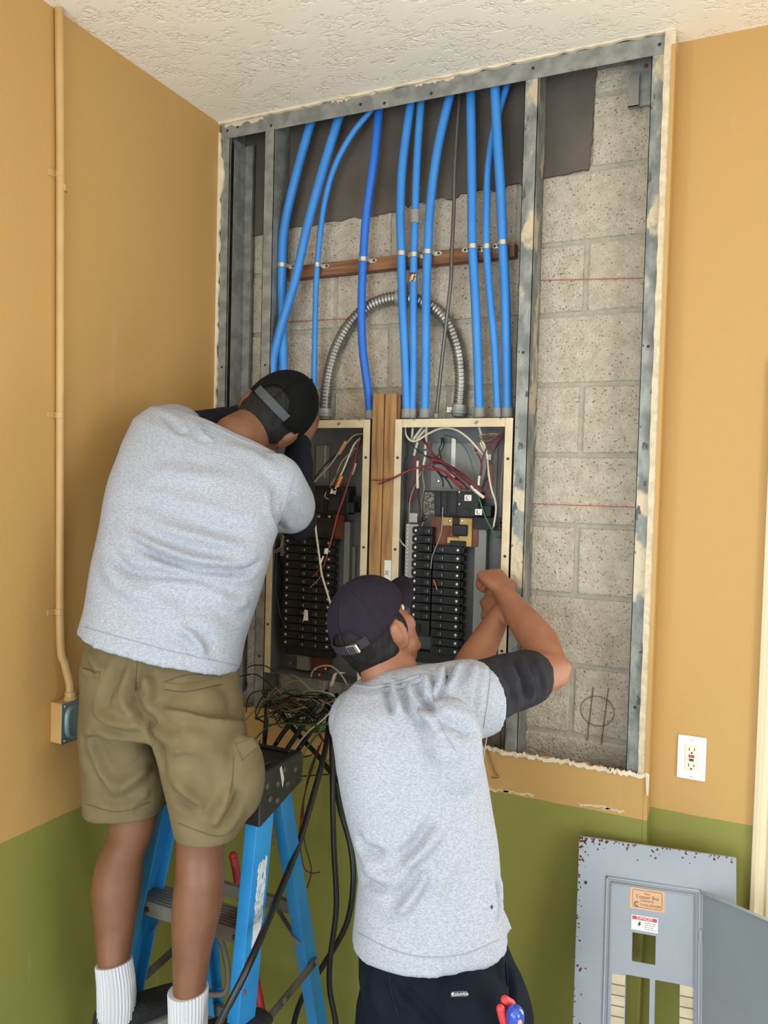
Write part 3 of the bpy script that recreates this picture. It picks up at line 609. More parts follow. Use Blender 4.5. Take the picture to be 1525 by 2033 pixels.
ba = breaker_proto(pn, xb - xa, H, xa, bzl, -1); bb = breaker_proto(pn, x3 - x2, H, x2, bzl, 1)
for k in range(1, 14): dup(ba, (0, 0, -H * k), pn); dup(bb, (0, 0, -H * k), pn)
lz = bzl - H * 14; MB().box((xa, .05, lz - .03), (x3, .085, lz - .001)).build('bus_foot', BLK, pn, bevel=.002); MB().box((xa + .04, .06, PB + .012), (xa + .085, .075, lz - .03)).build('foot_bracket', PAN, pn)
MB().box((xa + .085, .075, PB + .02), (x3 - .02, .085, lz - .03)).build('bus_base', COPPER, pn)
n2 = bx(557, 1066, 567, 1112, .06, .08).build('neutral_bar', ALU, pn); xa_, xb_, za_, zb_ = face(557, 1066, 567, 1112, .06)
for k in range(7):
    z = zb_ - (k + .5) * (zb_ - za_) / 7; scr((xa_ + .005, .06, z), .003, STEEL, n2, 'terminal_screw')
bx(556, 1104, 573, 1121, .055, .085).build('neutral_lug', BLK2, pn, bevel=.001); scr(P(576, 1317, .098), .007, BRASS, pn)
MB().prism([(0, 0), (.018, .002), (.016, .034), (.004, .036)], lambda u, v, t_: P(602, 1232, .03) + Vector((u, t_, v)), 0, .001).build('paper_flag', WHITE, pn)
# round knock-out buttons on top of the boxes
MB().lathe(P(684, 838, .05), (0, 0, 1), [(0, .014), (.012, .014)], 14).build('locknut', GALV, pn, True)

# ---------------------------------------------------------------- wires inside the panels
def wm(n, c): return M('wire_' + n, c, .4)
WC = {'red': wm('red', (128, 34, 36)), 'dkred': wm('dark_red', (88, 26, 34)), 'black': wm('black', (30, 28, 30)), 'white': wm('white', (206, 194, 170)),
      'grey': wm('grey', (150, 136, 114)), 'green': wm('green', (46, 104, 62)), 'brown': wm('brown', (110, 78, 52)), 'blue': wm('blue', (60, 70, 100))}
ORG = M('orange_tape', (216, 128, 70), .6); CUP = M('bare_copper', (196, 112, 66), .35, .7)
def q6(pts): return [(780 + p[0] * .1639, 830 + p[1] * .1639) + tuple(p[2:]) for p in pts]
def q4(pts): return [(740 + p[0] * .2656, 800 + p[1] * .2656) + tuple(p[2:]) for p in pts]
def q3(pts): return [(500 + p[0] * .2214, 800 + p[1] * .2214) + tuple(p[2:]) for p in pts]
def qb(pts): return [(430 + p[0] * .2164, 1280 + p[1] * .2164) + tuple(p[2:]) for p in pts]
def wire(name, pts, col, r, label, group=None, Y0=.03, Y1=.03, cat='wire', taper=True):
    n = len(pts); pp = []
    for i, p in enumerate(pts):
        Y = p[2] if len(p) > 2 else Y0 + (Y1 - Y0) * i / max(n - 1, 1); pp.append(P(p[0], p[1], Y))
    path = spline(pp, 6); mb = MB().tube(path, r, 7)
    return tag(mb.build(name, WC[col] if isinstance(col, str) else col, None, True, angle=80), label, cat, group)
def sleeve(w, pts, r, mat, name, Y):
    path = spline([P(p[0], p[1], Y) for p in pts], 4); return MB().tube(path, r, 8).build(name, mat, w, True, angle=60)
G1 = 'red and black wires swept across the top of the right panel'
L1 = 'red or black wire in the bundle swept across the top of the right panel'
sw = [([(350, 210, .06), (430, 350), (520, 490), (700, 580), (860, 690), (1000, 790), (1110, 890)], 'red'), ([(360, 260, .06), (480, 420), (560, 530), (720, 590), (880, 700), (1040, 830), (1100, 880)], 'dkred'),
      ([(450, 510), (600, 550), (720, 630), (830, 720), (930, 800), (1010, 860)], 'red'), ([(480, 540), (600, 560), (700, 650), (800, 740), (880, 830), (900, 870)], 'dkred'),
      ([(500, 600), (620, 640), (700, 700), (790, 790), (870, 860)], 'red'), ([(490, 560), (600, 545), (700, 640), (820, 770), (920, 860)], 'black'),
      ([(480, 580), (560, 660), (650, 740), (720, 850)], 'black'), ([(520, 620), (600, 700), (740, 730), (830, 770), (900, 850)], 'black'), ([(540, 640), (600, 740), (610, 830)], 'black'),
      ([(380, 450), (450, 485), (540, 480), (640, 550), (780, 660), (940, 790), (1000, 850)], 'dkred'), ([(400, 620), (480, 625), (600, 640), (660, 690), (760, 800), (840, 860)], 'red')]
for i, (pts, c) in enumerate(sw): wire('panel_wire', q6(pts), c, .0026, L1, G1, .044 - .0022 * (i % 6), .026 - .002 * (i % 5))
wire('panel_wire', q6([(0, 735, .004), (60, 705, .004), (150, 660, .012), (260, 610), (400, 575), (480, 520), (560, 520), (700, 600), (860, 720)]), 'red', .0022, 'long red wire pulled out across the right panel frame and timber post', None, .03, .03)
wire('panel_wire', q4([(40, 608, .0), (90, 590, .002), (150, 565, .006), (230, 520, .014), (330, 490, .03), (430, 460, .035)]), 'black', .0018, 'thin dark wire poking out left over the timber post from the right panel')
wire('panel_wire', q4([(0, 575, .0), (60, 578, .0), (150, 560, .004), (240, 515, .014), (360, 480, .03), (450, 450, .036)]), 'red', .0018, 'bright red wire reaching left past the frame of the right panel onto the post')
wire('panel_wire', q6([(150, 90, .05), (160, 200), (220, 275), (300, 270), (420, 195), (560, 130), (680, 120), (800, 160), (920, 250), (1020, 360), (1085, 440, .05)]), 'white', .0032, 'thick white wire arching across the top of the right panel', None, .04, .03)
wire('panel_wire', q6([(1150, 500, .05), (1165, 700), (1200, 880), (1240, 1000), (1250, 1120), (1225, 1290), (1215, 1330, .05)]), 'white', .003, 'white wire curving down the right side of the right panel', None, .035, .035)
wire('panel_wire', q6([(620, 210, .09), (720, 230), (820, 300), (900, 400), (950, 540), (990, 720), (1000, 800)]), 'green', .0014, 'thin green wire curving behind the white arch in the right panel', None, .085, .06)
wire('panel_wire', q4([(790, 690, .03), (810, 760), (850, 870), (900, 960), (930, 1000), (985, 1005, .05)]), 'green', .0024, 'green ground wire sweeping down to the right side of the right panel', None, .03, .04)
wire('panel_wire', q6([(590, 240, .09), (590, 310), (560, 380), (575, 440), (590, 490)]), 'black', .0022, 'short black wire hanging from the back knockout of the right panel, left of its twin', None, .08, .06)
wire('panel_wire', q6([(610, 240, .09), (620, 320), (590, 390), (540, 460), (450, 490)]), 'black', .0022, 'short black wire hanging from the back knockout of the right panel, right of its twin', None, .08, .06)
G2 = 'wires dropping down the left side of the right panel'
for i, (pts, c, r) in enumerate([([(240, 460), (230, 600), (210, 750), (200, 900), (190, 1030)], 'dkred', .0026), ([(270, 460), (280, 520), (270, 700), (250, 900), (215, 1030)], 'red', .0024),
        ([(320, 850), (310, 950), (330, 1100), (340, 1280)], 'dkred', .0028), ([(370, 600), (360, 700), (380, 850), (350, 1000), (345, 1200)], 'grey', .0018), ([(350, 640), (290, 780), (220, 940), (200, 1100), (190, 1400)], 'grey', .002),
        ([(360, 630), (300, 780), (230, 940)], 'black', .002), ([(180, 100), (190, 220), (250, 340), (380, 440), (500, 490)], 'black', .0022), ([(215, 400), (180, 520), (130, 650), (110, 900)], 'blue', .0016)]):
    wire('panel_wire', q6(pts), c, r, 'wire dropping down the left side of the right panel', G2, .05 + .004 * (i % 4), .07)
G3 = 'sheathed cables entering the upper left corner of the right panel'
for i, (pts, r) in enumerate([([(360, 100), (320, 160), (270, 230), (240, 290)], .0042), ([(390, 140), (340, 200), (290, 260)], .0042), ([(240, 120), (235, 200), (225, 270)], .004), ([(410, 90), (405, 180), (400, 300), (390, 370)], .0042), ([(300, 290), (280, 360), (258, 450)], .0045)]):
    wire('sheathed_cable', q6(pts), 'white', r, 'cream sheathed cable end in the upper left corner of the right panel', G3, .06, .05 + .006 * i, cat='cable')
for pts, lab in (([(300, 520), (298, 640), (300, 850)], 'long cream cable sheath hanging down the left side of the right panel'), ([(395, 400), (390, 480), (370, 570)], 'cream cable sheath with dark printing in the right panel')):
    wire('sheathed_cable', q6(pts), 'white', .0044, lab, None, .048, .048, cat='cable')
G4 = 'red and black wires bundled in the upper right of the right panel'
for i, (pts, c) in enumerate([([(1380, 150), (1280, 230), (1180, 300), (1120, 400), (1080, 540), (1060, 700)], 'dkred'), ([(1380, 180), (1300, 240), (1240, 300), (1210, 420), (1190, 600), (1200, 700), (1180, 920), (1120, 940)], 'red'),
        ([(1020, 430), (1060, 500), (1080, 600), (1060, 720)], 'dkred'), ([(1150, 510), (1140, 620), (1110, 760), (1080, 850)], 'black'), ([(1170, 510), (1160, 680), (1120, 780), (1090, 860)], 'black'), ([(1180, 520), (1170, 700), (1140, 860), (1100, 890)], 'dkred'),
        ([(1350, 130), (1250, 220), (1150, 280), (1080, 260), (1030, 210)], 'brown'), ([(1330, 200), (1200, 190), (1100, 200), (1060, 170)], 'grey'), ([(1300, 210), (1180, 210), (1090, 180)], 'brown'), ([(1200, 470), (1230, 390), (1290, 290), (1360, 200)], 'dkred'), ([(1190, 560), (1215, 430), (1270, 300), (1340, 190)], 'black')]):
    wire('panel_wire', q6(pts), c, .0024, 'wire in the bundle at the upper right of the right panel', G4, .04 + .004 * (i % 5), .035 + .004 * (i % 4))
for i, pts in enumerate([[(1050, 210), (1080, 270), (1120, 360), (1150, 500)], [(1040, 90), (1055, 150), (1075, 200)], [(1060, 300), (1100, 380), (1140, 440)], [(1000, 320), (1010, 400)]]):
    wire('sheathed_cable', q6(pts), 'white' if i < 3 else 'brown', .004, 'sheathed cable end in the upper right corner of the right panel', 'sheathed cables in the upper right corner of the right panel', .055, .045, cat='cable')
wire('sheathed_cable', q6([(950, 820), (1000, 880), (1060, 930), (1105, 965)]), 'white', .0052, 'cream sheath gripping the end of the red wire bundle in the right panel', None, .022, .022, cat='cable')
wire('sheathed_cable', q6([(1050, 700), (1042, 760), (1038, 830)]), 'white', .004, 'short cream sleeve with dark printing above the right lug of the right panel', None, .03, .03, cat='cable')
G5 = 'bare and brown wires running down the right side of the right panel'
for i, pts in enumerate([[(1350, 230), (1320, 500), (1290, 800), (1280, 1100), (1310, 1500), (1330, 1900)], [(1365, 240), (1340, 500), (1310, 820), (1300, 1200), (1320, 1600), (1310, 2000)], [(1380, 250), (1370, 600), (1350, 900), (1340, 1300), (1350, 1500), (1390, 1560)]]):
    wire('panel_wire', q6(pts), ('brown', 'grey', 'brown')[i], .0017, 'thin brown wire running down the right side of the right panel', G5, .06, .055 + .008 * i)
wire('panel_wire', q4([(525, 780), (515, 950), (480, 1060), (445, 1150), (435, 1240)]), 'grey', .0014, 'thin grey wire looping over the left breakers of the right panel', None, .024, .024)
wire('panel_wire', q4([(455, 1325, .02), (470, 1360), (482, 1400, .02)]), CUP, .002, 'short copper wire tip over the left breakers of the right panel', None, .02, .02)
wire('panel_wire', q4([(200, 1015, .03), (225, 1055), (260, 1080, .05)]), 'white', .002, 'short white wire end left of the neutral bar in the right panel', None, .03, .05)
G6 = 'short wires between the cap brim and the right panel breakers'
for i, pts in enumerate([[(300, 1360), (340, 1378), (385, 1385)], [(300, 1400), (340, 1402), (385, 1405)], [(295, 1435), (340, 1432), (385, 1420)], [(270, 1440), (285, 1500), (340, 1530), (420, 1545)]]):
    wire('panel_wire', q4(pts), ('black', 'red', 'black', 'black')[i], .0016, 'short wire reaching to the lower left breakers of the right panel', G6, .06, .04)
wire('panel_wire', q4([(405, 845, .04), (375, 900), (350, 1000), (340, 1100), (320, 1230), (290, 1250, .06)]), 'grey', .0018, 'pale wire running past the neutral bar of the right panel', None, .045, .06)
wire('panel_wire', q4([(400, 860, .04), (385, 880), (345, 885), (335, 850, .05)]), 'black', .002, 'short black wire hooked beside the main breaker of the right panel', None, .04, .05)
# left panel
w = wire('panel_wire', q3([(1000, 275, .06), (920, 290), (860, 350), (770, 460), (700, 560), (550, 720, .04)]), 'grey', .003, 'pale wire with an orange tag slanting across the left panel', None, .05, .04)
sleeve(w, q3([(845, 345), (815, 400), (780, 455)]), .0062, ORG, 'orange_tag', .049)
wire('panel_wire', q3([(1000, 290, .065), (910, 300), (850, 355), (760, 460), (670, 540), (560, 680, .045)]), 'black', .0026, 'black wire beside the orange-tagged wire in the left panel', None, .055, .045)
w = wire('panel_wire', q3([(980, 310, .06), (920, 370), (870, 480), (820, 600), (790, 660), (750, 770, .03)]), 'white', .0028, 'pale wire with a lower orange tag in the left panel', None, .05, .03)
sleeve(w, q3([(805, 655), (785, 700), (765, 750)]), .0062, ORG, 'orange_tag', .032)
wire('panel_wire', q3([(940, 400, .06), (840, 490), (790, 560), (740, 690), (680, 780), (655, 840), (700, 870, .03)]), 'grey', .0022, 'tan wire bending to a hook over the main breaker of the left panel', None, .05, .03)
wire('panel_wire', q3([(930, 440, .06), (850, 510), (800, 590), (720, 700), (700, 760, .03)]), 'brown', .0024, 'dark tan wire running to the printed white flag in the left panel', None, .055, .03)
w = wire('panel_wire', q3([(990, 290, .06), (960, 370), (935, 480), (905, 600), (870, 700), (820, 860), (770, 1000), (740, 1120), (710, 1240), (690, 1300, .02)]), 'red', .003, 'long red wire with a cream sleeve hanging down the left panel', None, .05, .02)
sleeve(w, q3([(928, 540), (910, 600), (895, 640)]), .0052, WHITE, 'cream_sleeve', .046)
wire('panel_wire', q3([(995, 300, .065), (950, 420), (890, 640), (830, 800), (760, 1020, .03)]), 'dkred', .0024, 'dark red wire behind the long red wire of the left panel', None, .055, .03)
w = wire('panel_wire', q3([(680, 1340, .015), (665, 1400), (640, 1470), (600, 1500), (545, 1560, .012)]), 'red', .0026, 'loose red wire end below the white flag in the left panel', None, .015, .012)
MB().prism([(0, 0), (.012, .002), (.010, -.018), (-.003, -.016)], lambda u, v, t_: P(*q3([(655, 1305)])[0], .012) + Vector((u, t_, v)), 0, .001).build('paper_flag', WHITE, w)
w = wire('panel_wire', q3([(570, 1040, .02), (575, 1150), (595, 1300), (615, 1450), (630, 1550), (670, 1680), (705, 1800, .0)]), 'white', .0034, 'thick white wire running diagonally down over the left panel breakers', None, .02, .0)
MB().prism([(0, 0), (.016, .026), (.020, .024), (.008, -.004)], lambda u, v, t_: P(*q3([(598, 1440)])[0], .012) + Vector((u, t_, v)), 0, .001).build('paper_flag', WHITE, w)
MB().prism([(0, 0), (.012, .002), (.010, -.02), (.002, -.022)], lambda u, v, t_: P(*q3([(695, 1775)])[0], -.004) + Vector((u, t_, v)), 0, .001).build('paper_flag', WHITE, w)
wire('panel_wire', q3([(630, 1530, .02), (600, 1580), (560, 1620), (525, 1655, .02)]), 'grey', .0014, 'thin grey wire end over the middle of the left panel breakers', None, .02, .02)
fl = thing('paper_flag', 'printed white flag label on a wire in the left panel', 'label', P(*q3([(735, 795)])[0], .022))
MB().prism([(0, 0), (.006, .018), (.012, .008), (.024, .014), (.019, -.002), (.012, .002)], lambda u, v, t_: P(*q3([(700, 815)])[0], .022) + Vector((u, t_, v)), 0, .001).build('flag', WHITE, fl)
for i, (a, b) in enumerate((((725, 790), (745, 785)), ((730, 805), (760, 795)), ((745, 780), (765, 790)))): MB().bar(P(*q3([a])[0], .0215), P(*q3([b])[0], .0215), .0012, .0006, (0, 1, 0)).build('print_stroke', INK, fl)
G7 = 'tan wires at the neutral bar of the left panel'
for i, pts in enumerate([[(145, 1345), (200, 1330), (250, 1300), (275, 1230), (280, 1180)], [(150, 1335), (215, 1320), (262, 1285), (283, 1220), (287, 1170)], [(150, 1350), (230, 1335), (275, 1310)]]):
    wire('panel_wire', q3(pts), 'grey', .0016, 'tan wire bent into the neutral bar of the left panel', G7, .03 + .006 * i, .05)
wire('panel_wire', q3([(222, 1150, .07), (220, 1300), (215, 1500), (215, 1650), (235, 1800), (260, 1920), (320, 2010, .03)]), 'black', .0022, 'long black wire hanging down the left side of the left panel', None, .06, .03)
wire('panel_wire', q3([(290, 1440, .06), (310, 1530), (340, 1610), (370, 1690), (385, 1740, .05)]), 'black', .0016, 'thin black wire slanting to the breakers of the left panel', None, .06, .05)
wire('panel_wire', [(508, 1190, -.02), (500, 1225), (490, 1250), (484, 1275, -.02)], 'black', .0018, 'thin black wire dangling beside the hem of the ladder man')
# ---------------------------------------------------------------- tangle and cables below the panels
wire('panel_wire', qb([(865, 290, -.02), (890, 235), (950, 200), (1040, 195), (1110, 240), (1160, 300), (1200, 370, .02)]), 'grey', .003, 'grey wire arching over the foot of the left panel', None, -.02, .02)
wire('copper_wire', qb([(870, 290, -.03), (880, 255), (905, 225, -.02)]), CUP, .0032, 'bare copper wire end at the foot of the left panel, left one of two')
wire('copper_wire', qb([(942, 275, -.03), (965, 245), (1000, 220, -.02)]), CUP, .0032, 'bare copper wire end at the foot of the left panel, right one of two')
w = MB(); rib = spline([P(x, y, -.03) for x, y in qb([(1055, 375), (1070, 320), (1090, 265), (1120, 255), (1170, 262)])], 5)
w.loft([[p + Vector((-.006, 0, -.002)), p + Vector((.006, 0, .002)), p + Vector((.006, .0012, .002)), p + Vector((-.006, .0012, -.002))] for p in rib]); tag(w.build('tape_strip', M('cream_tape', (196, 180, 146), .7)), 'curled cream strip of tape below the left panel', 'tape')
BLKC = M('black_cable', (26, 26, 28), .38)
GB = 'thick black cables dropping from the panels behind the ladder top'
for i, pts in enumerate([[(1010, 430, .0), (900, 520), (800, 610), (650, 760), (540, 920), (470, 1080, -.3), (440, 1180, -.33)], [(1020, 450, -.02), (920, 560), (820, 700), (720, 850), (640, 970), (580, 1100, -.3), (555, 1180, -.36)],
        [(1030, 520, -.02), (960, 660), (840, 830), (740, 980), (650, 1120, -.3), (630, 1180, -.36)], [(470, 430, .0), (460, 560), (455, 700), (440, 880), (440, 1080, -.28), (445, 1180, -.33)], [(600, 640, -.05), (700, 770), (800, 880), (930, 1020), (1040, 1160), (1150, 1290), (1230, 1440, -.2)]]):
    wire('black_cable', qb(pts), BLKC, .0075, 'thick black cable dropping from the panels behind the top of the ladder', GB, -.06, -.2, cat='cable')
wire('black_cable', [(655, 1392, .0), (652, 1450, -.12), (640, 1514, -.25), (595, 1670, -.42), (552, 1780, -.56), (510, 1880, -.70), (478, 1950, -.76), (430, 2045, -.80), (400, 2140, -.82), (395, 2300, -.8)], BLKC, .0085, 'thick black cable slanting down in front of the blue ladder leg', cat='cable')
wire('black_cable', [(668, 1380, .01), (660, 1440, -.12), (660, 1550, -.2), (663, 1680, -.23), (668, 1800, -.24), (656, 1900, -.25), (655, 1965, -.25), (668, 2040, -.25), (680, 2200, -.25)], BLKC, .008, 'thick black cable hanging straight down left of the standing man', cat='cable')
wire('black_cable', [(672, 1400, .0), (664, 1500, -.1), (672, 1590, -.15), (696, 1680, -.18), (701, 1760, -.2), (686, 1840, -.2), (640, 1920, -.2), (606, 1970, -.2), (582, 2040, -.2), (560, 2200, -.2)], BLKC, .0085, 'thick black cable bowing out to the right before dropping behind the ladder', cat='cable')
GT = 'thin wires tangled below the left panel'
tg = [([(215, 290), (350, 270), (460, 340), (520, 400)], 'black'), ([(290, 210), (330, 190), (430, 190), (510, 230), (540, 260)], 'black'), ([(270, 620), (280, 520), (330, 440), (440, 420), (560, 400)], 'black'), ([(370, 690), (360, 600), (420, 480), (500, 400)], 'black'),
      ([(260, 700), (380, 570), (470, 480), (540, 400), (590, 450)], 'grey'), ([(350, 870), (420, 800), (500, 740), (640, 720), (800, 730), (950, 740), (1050, 720)], 'green'), ([(480, 735), (640, 718), (820, 725), (1020, 728)], 'green'),
      ([(530, 500), (640, 480), (760, 495), (880, 500)], 'grey'), ([(700, 470), (820, 430), (950, 430), (1060, 460), (1090, 520), (1040, 620), (960, 700), (850, 790), (740, 920), (660, 1050), (630, 1110)], 'white'), ([(720, 480), (840, 440), (960, 440), (1080, 500), (1070, 640), (980, 760), (880, 880), (780, 1030), (690, 1200), (690, 1280)], 'green'),
      ([(1000, 640), (980, 740), (860, 900), (760, 1060), (690, 1250)], 'grey'), ([(560, 590), (640, 610), (700, 600), (800, 575)], 'grey'), ([(545, 600), (600, 660), (700, 690), (810, 690)], 'black'), ([(550, 580), (620, 570), (700, 600)], 'grey'),
      ([(480, 420), (470, 600), (480, 720), (470, 860)], 'grey'), ([(500, 440), (520, 520), (560, 560), (640, 540)], 'brown'), ([(560, 470), (640, 540), (780, 560), (860, 520)], 'brown'), ([(580, 520), (680, 500), (790, 540), (900, 480)], 'black'), ([(600, 600), (720, 560), (850, 590), (920, 540)], 'black'),
      ([(400, 880), (370, 970), (360, 1040)], 'green'), ([(220, 560), (225, 620), (240, 700)], 'black'), ([(420, 500), (540, 560), (600, 640), (620, 700)], 'black'), ([(640, 690), (760, 660), (860, 640), (960, 560)], 'black'), ([(480, 1070), (600, 1060), (760, 1040), (880, 1010)], 'black'),
      ([(930, 740), (960, 840), (1000, 920)], 'brown'), ([(900, 1050), (860, 1180), (820, 1320), (790, 1460), (770, 1600)], 'red'), ([(850, 1180), (830, 1300), (790, 1480), (800, 1640)], 'red'), ([(690, 1215), (800, 1205), (920, 1195), (1040, 1190)], 'black'), ([(920, 1110), (800, 1240), (700, 1330)], 'grey'),
      ([(540, 1600), (520, 1720), (505, 1840)], 'grey'), ([(560, 1590), (540, 1720), (525, 1848)], 'grey')]
for i, (pts, c) in enumerate(tg):
    y = -.05 - .02 * (i % 6); wire('loose_wire', qb(pts), c, .0026 if c in ('green', 'white') else .002, 'thin wire in the tangle hanging below the left panel', GT, y + .03, y - .1)
for i in range(26):
    a = (random.uniform(505, 560), random.uniform(1365, 1430)); b = (random.uniform(590, 690), random.uniform(1375, 1470)); m = [(a[0] + (b[0] - a[0]) * t_ + random.uniform(-14, 14), a[1] + (b[1] - a[1]) * t_ + random.uniform(-38, 30)) for t_ in (.3, .65)]
    y = random.uniform(-.10, .0); wire('loose_wire', [a, m[0], m[1], b], random.choice(['black', 'black', 'brown', 'grey', 'black', 'green', 'brown']), random.uniform(.0016, .0028), 'thin wire in the tangle hanging below the left panel', GT, y, y - random.uniform(.0, .06))
q7 = lambda pts: [(150 + p[0] * .3934, 1550 + p[1] * .3934) + tuple(p[2:]) for p in pts]
wire('loose_wire', [(640, 1470, -.15), (622, 1520)] + q7([(1160, 60), (1150, 150), (1155, 300), (1180, 400), (1190, 460), (1170, 540)]), 'dkred', .002, 'dark red wire hanging against the green wall right of the ladder, longer one', None, -.15, -.1)
wire('loose_wire', [(634, 1480, -.13), (612, 1540)] + q7([(1140, 190), (1130, 290), (1150, 430), (1190, 465), (1235, 462)]), 'dkred', .002, 'dark red wire curling against the green wall right of the ladder', None, -.15, -.1)
wire('loose_wire', [(968, 1455, -.08), (962, 1490), (956, 1535), (958, 1552)], 'white', .002, 'white wire end hanging below the sleeve of the standing man', None, -.06, -.06)
wire('loose_wire', [(965, 1480, .0), (972, 1500), (982, 1530), (990, 1543), (976, 1544)], 'brown', .0015, 'thin dark wire poking out below the opening beside the standing man', None, -.005, -.012)

# ---------------------------------------------------------------- step ladder
LB = M('blue_fibreglass', (44, 140, 200), .42, col2=(34, 122, 184), nscale=5, bump=(60, .08)); LAL = M('ladder_aluminium', (150, 144, 134), .45, .6, col2=(112, 106, 98), nscale=9)
LBK = M('black_ladder_plastic', (30, 30, 30), .4, col2=(38, 38, 38), nscale=20); WORN = M('worn_white_sticker', (216, 214, 210), .7, col2=(196, 196, 194), nscale=30)
ld = thing('step_ladder', 'blue step ladder with a black top that the man in shorts stands on', 'ladder', (.5, -.55, 0))
ZT = 1.088
def fr(z): return -.620 - (ZT - z) * .155           # front edge of the climbing rails
def rr_(z): return -.520 + (ZT - z) * .29            # front edge of the back rails
def xl(z): return .318 - (ZT - z) * .11
def xr(z): return .620 + (ZT - z) * .012
def rail(x_out, x_in, yf, dep, name='rail'):
    mb = MB(); z0, z1 = .015, ZT + .03; w = abs(.032); rings = []
    for z in (z0, z1):
        xo = x_out(z); s = x_in; y = yf(z); rings.append([Vector(p) for p in ((xo, y, z), (xo + s * w, y, z), (xo + s * w, y + .005, z), (xo + s * .005, y + .005, z), (xo + s * .005, y + dep - .005, z), (xo + s * w, y + dep - .005, z), (xo + s * w, y + dep, z), (xo, y + dep, z))])
    return mb.loft(rings).build(name, LB, ld, bevel=.0012)
rR = rail(xr, -1, fr, .072, 'front_rail'); rL = rail(xl, 1, fr, .072, 'front_rail')
bR = rail(xr, -1, rr_, .05, 'back_rail'); bL = rail(xl, 1, rr_, .05, 'back_rail')
for f_, x_ in ((fr, xr), (fr, xl), (rr_, xr), (rr_, xl)):
    s = -1 if x_ is xr else 1; MB().box((min(x_(0), x_(0) + s * .036) - .002, f_(0) - .006, 0), (max(x_(0), x_(0) + s * .036) + .002, f_(0) + .07, .05)).build('foot', LBK, ld, bevel=.004)
for z in (.29, .57, .832):
    y = fr(z) + .004; xa, xb = xl(z) + .006, xr(z) - .006
    mb = MB().box((xa, y, z - .004), (xb, y + .082, z)); mb.box((xa, y, z - .036), (xb, y + .003, z - .004)); mb.box((xa, y + .079, z - .03), (xb, y + .082, z - .004))
    for k in range(7): mb.box((xa, y + .008 + k * .011, z), (xb, y + .012 + k * .011, z + .0016))
    st = mb.build('step', LAL, ld, bevel=.0012, seg=1)
    for x in (xa + .03, xb - .03): MB().lathe((x, y, z - .02), (0, -1, 0), [(0, .007), (.002, .006), (.003, .003)], 12).build('rivet', MATS['dark_screw'], st, True)
    for x_, s in ((xa, 1), (xb, -1)): MB().bar((x_ + s * .004, y + .05, z - .11), (x_ + s * .075, y + .05, z - .012), .003, .018, (0, 1, 0)).build('step_brace', LAL, st)
for z in (.30, .757):
    y = rr_(z) + .02; MB().box((xl(z) + .004, y, z - .016), (xr(z) - .004, y + .018, z + .016)).build('back_brace', LAL, ld, bevel=.002)
    for x_, s in ((xl(z), 1), (xr(z), -1)): MB().bar((x_ + s * .008, y - .004, z - .085), (x_ + s * .075, y - .004, z - .01), .003, .016, (0, 1, 0)).build('brace_strut', LAL, ld)
for x_, s in ((xr, .006), (xl, -.006)):
    z = .595; a = Vector((x_(z) + s, fr(z) + .03, z - .02)); c = Vector((x_(z) + s, rr_(z) + .03, z + .005))
    sp = MB().bar(a, c, .004, .026).build('spreader', M('dark_spreader', (70, 70, 66), .45, .6, col2=(120, 116, 108), nscale=14), ld, bevel=.001)
    for q in (a, a.lerp(c, .5), c): MB().cyl(q + Vector((s * .2, 0, 0)), q + Vector((s * .9, 0, 0)), .008, 12).build('rivet', LAL, sp, True)
cx0, cx1 = .302, .632; cap_top = 1.194
mb = MB(); prof = [(-.627, 1.067), (-.55, 1.087), (-.437, 1.117), (-.433, cap_top - .012), (-.441, cap_top), (-.615, cap_top), (-.629, cap_top - .012)]
mb.prism(prof, lambda u, v, t_: Vector((t_, u, v)), cx0, cx1); tp = mb.build('top_cap', LBK, ld, bevel=.005)
MB().box((cx0 + .05, -.6, cap_top), (cx1 - .02, -.555, cap_top + .008)).build('tray_lip', LBK, tp, bevel=.003); MB().box((cx0 + .02, -.475, cap_top), (cx1 - .02, -.46, cap_top + .006)).build('tray_lip', LBK, tp, bevel=.002)
for y, z in ((-.60, 1.157), (-.555, 1.147), (-.555, 1.107), (-.587, 1.122), (-.51, 1.132), (-.525, 1.172), (-.475, 1.157)):
    MB().lathe((cx1, y, z), (1, 0, 0), [(0, .0075), (.002, .007), (.0025, .0045), (.001, .004)], 14).build('rivet', M('cap_rivet', (96, 94, 90), .4, .4), tp, True)
mb = MB(); mb.prism([(-.547, 1.182), (-.54, 1.187), (-.527, 1.152), (-.533, 1.132), (-.539, 1.154)], lambda u, v, t_: Vector((t_, u, v)), cx1, cx1 + .0008); mb.build('paint_chip', WORN, tp)
# scuffed sticker on the right rail: ragged outline, torn away in places
def yz(u, v, t_): return Vector((xr(v) + t_, fr(v) + .024 + u, v))
left = jag((.0, .97), (.002, .78), 34, .006); rgt = jag((.036, .78), (.036, .975), 34, .005)
lab = MB().prism(left + jag((.004, .77), (.034, .77), 8, .004) + rgt + jag((.034, .98), (.004, .975), 8, .004), yz, .0002, .0008).build('worn_sticker', WORN, rR)
mb = MB()
for k in range(34):
    v = random.uniform(.83, .965); u = random.uniform(.002, .03); a = random.uniform(.002, .008); l = random.uniform(.004, .016)
    mb.prism([(u, v), (u + a * .5, v + l * .3), (u + a, v + l), (u + a * .3, v + l * .8)], yz, .0008, .0011)
tag(mb.build('sticker_scrapes', LB, rR), kind='stuff')
for z in (.77, .70, .60): MB().lathe((xr(z), fr(z) + .012, z), (1, 0, 0), [(0, .006), (.002, .005), (.003, .002)], 12).build('rivet', M('rust_rivet', (130, 84, 56), .6, .4), rR, True)
a = P(463, 1700, -.30); c = P(524, 2030, -.34); d = (c - a).normalized(); e = c + d * ((c.z - .02) / -d.z)
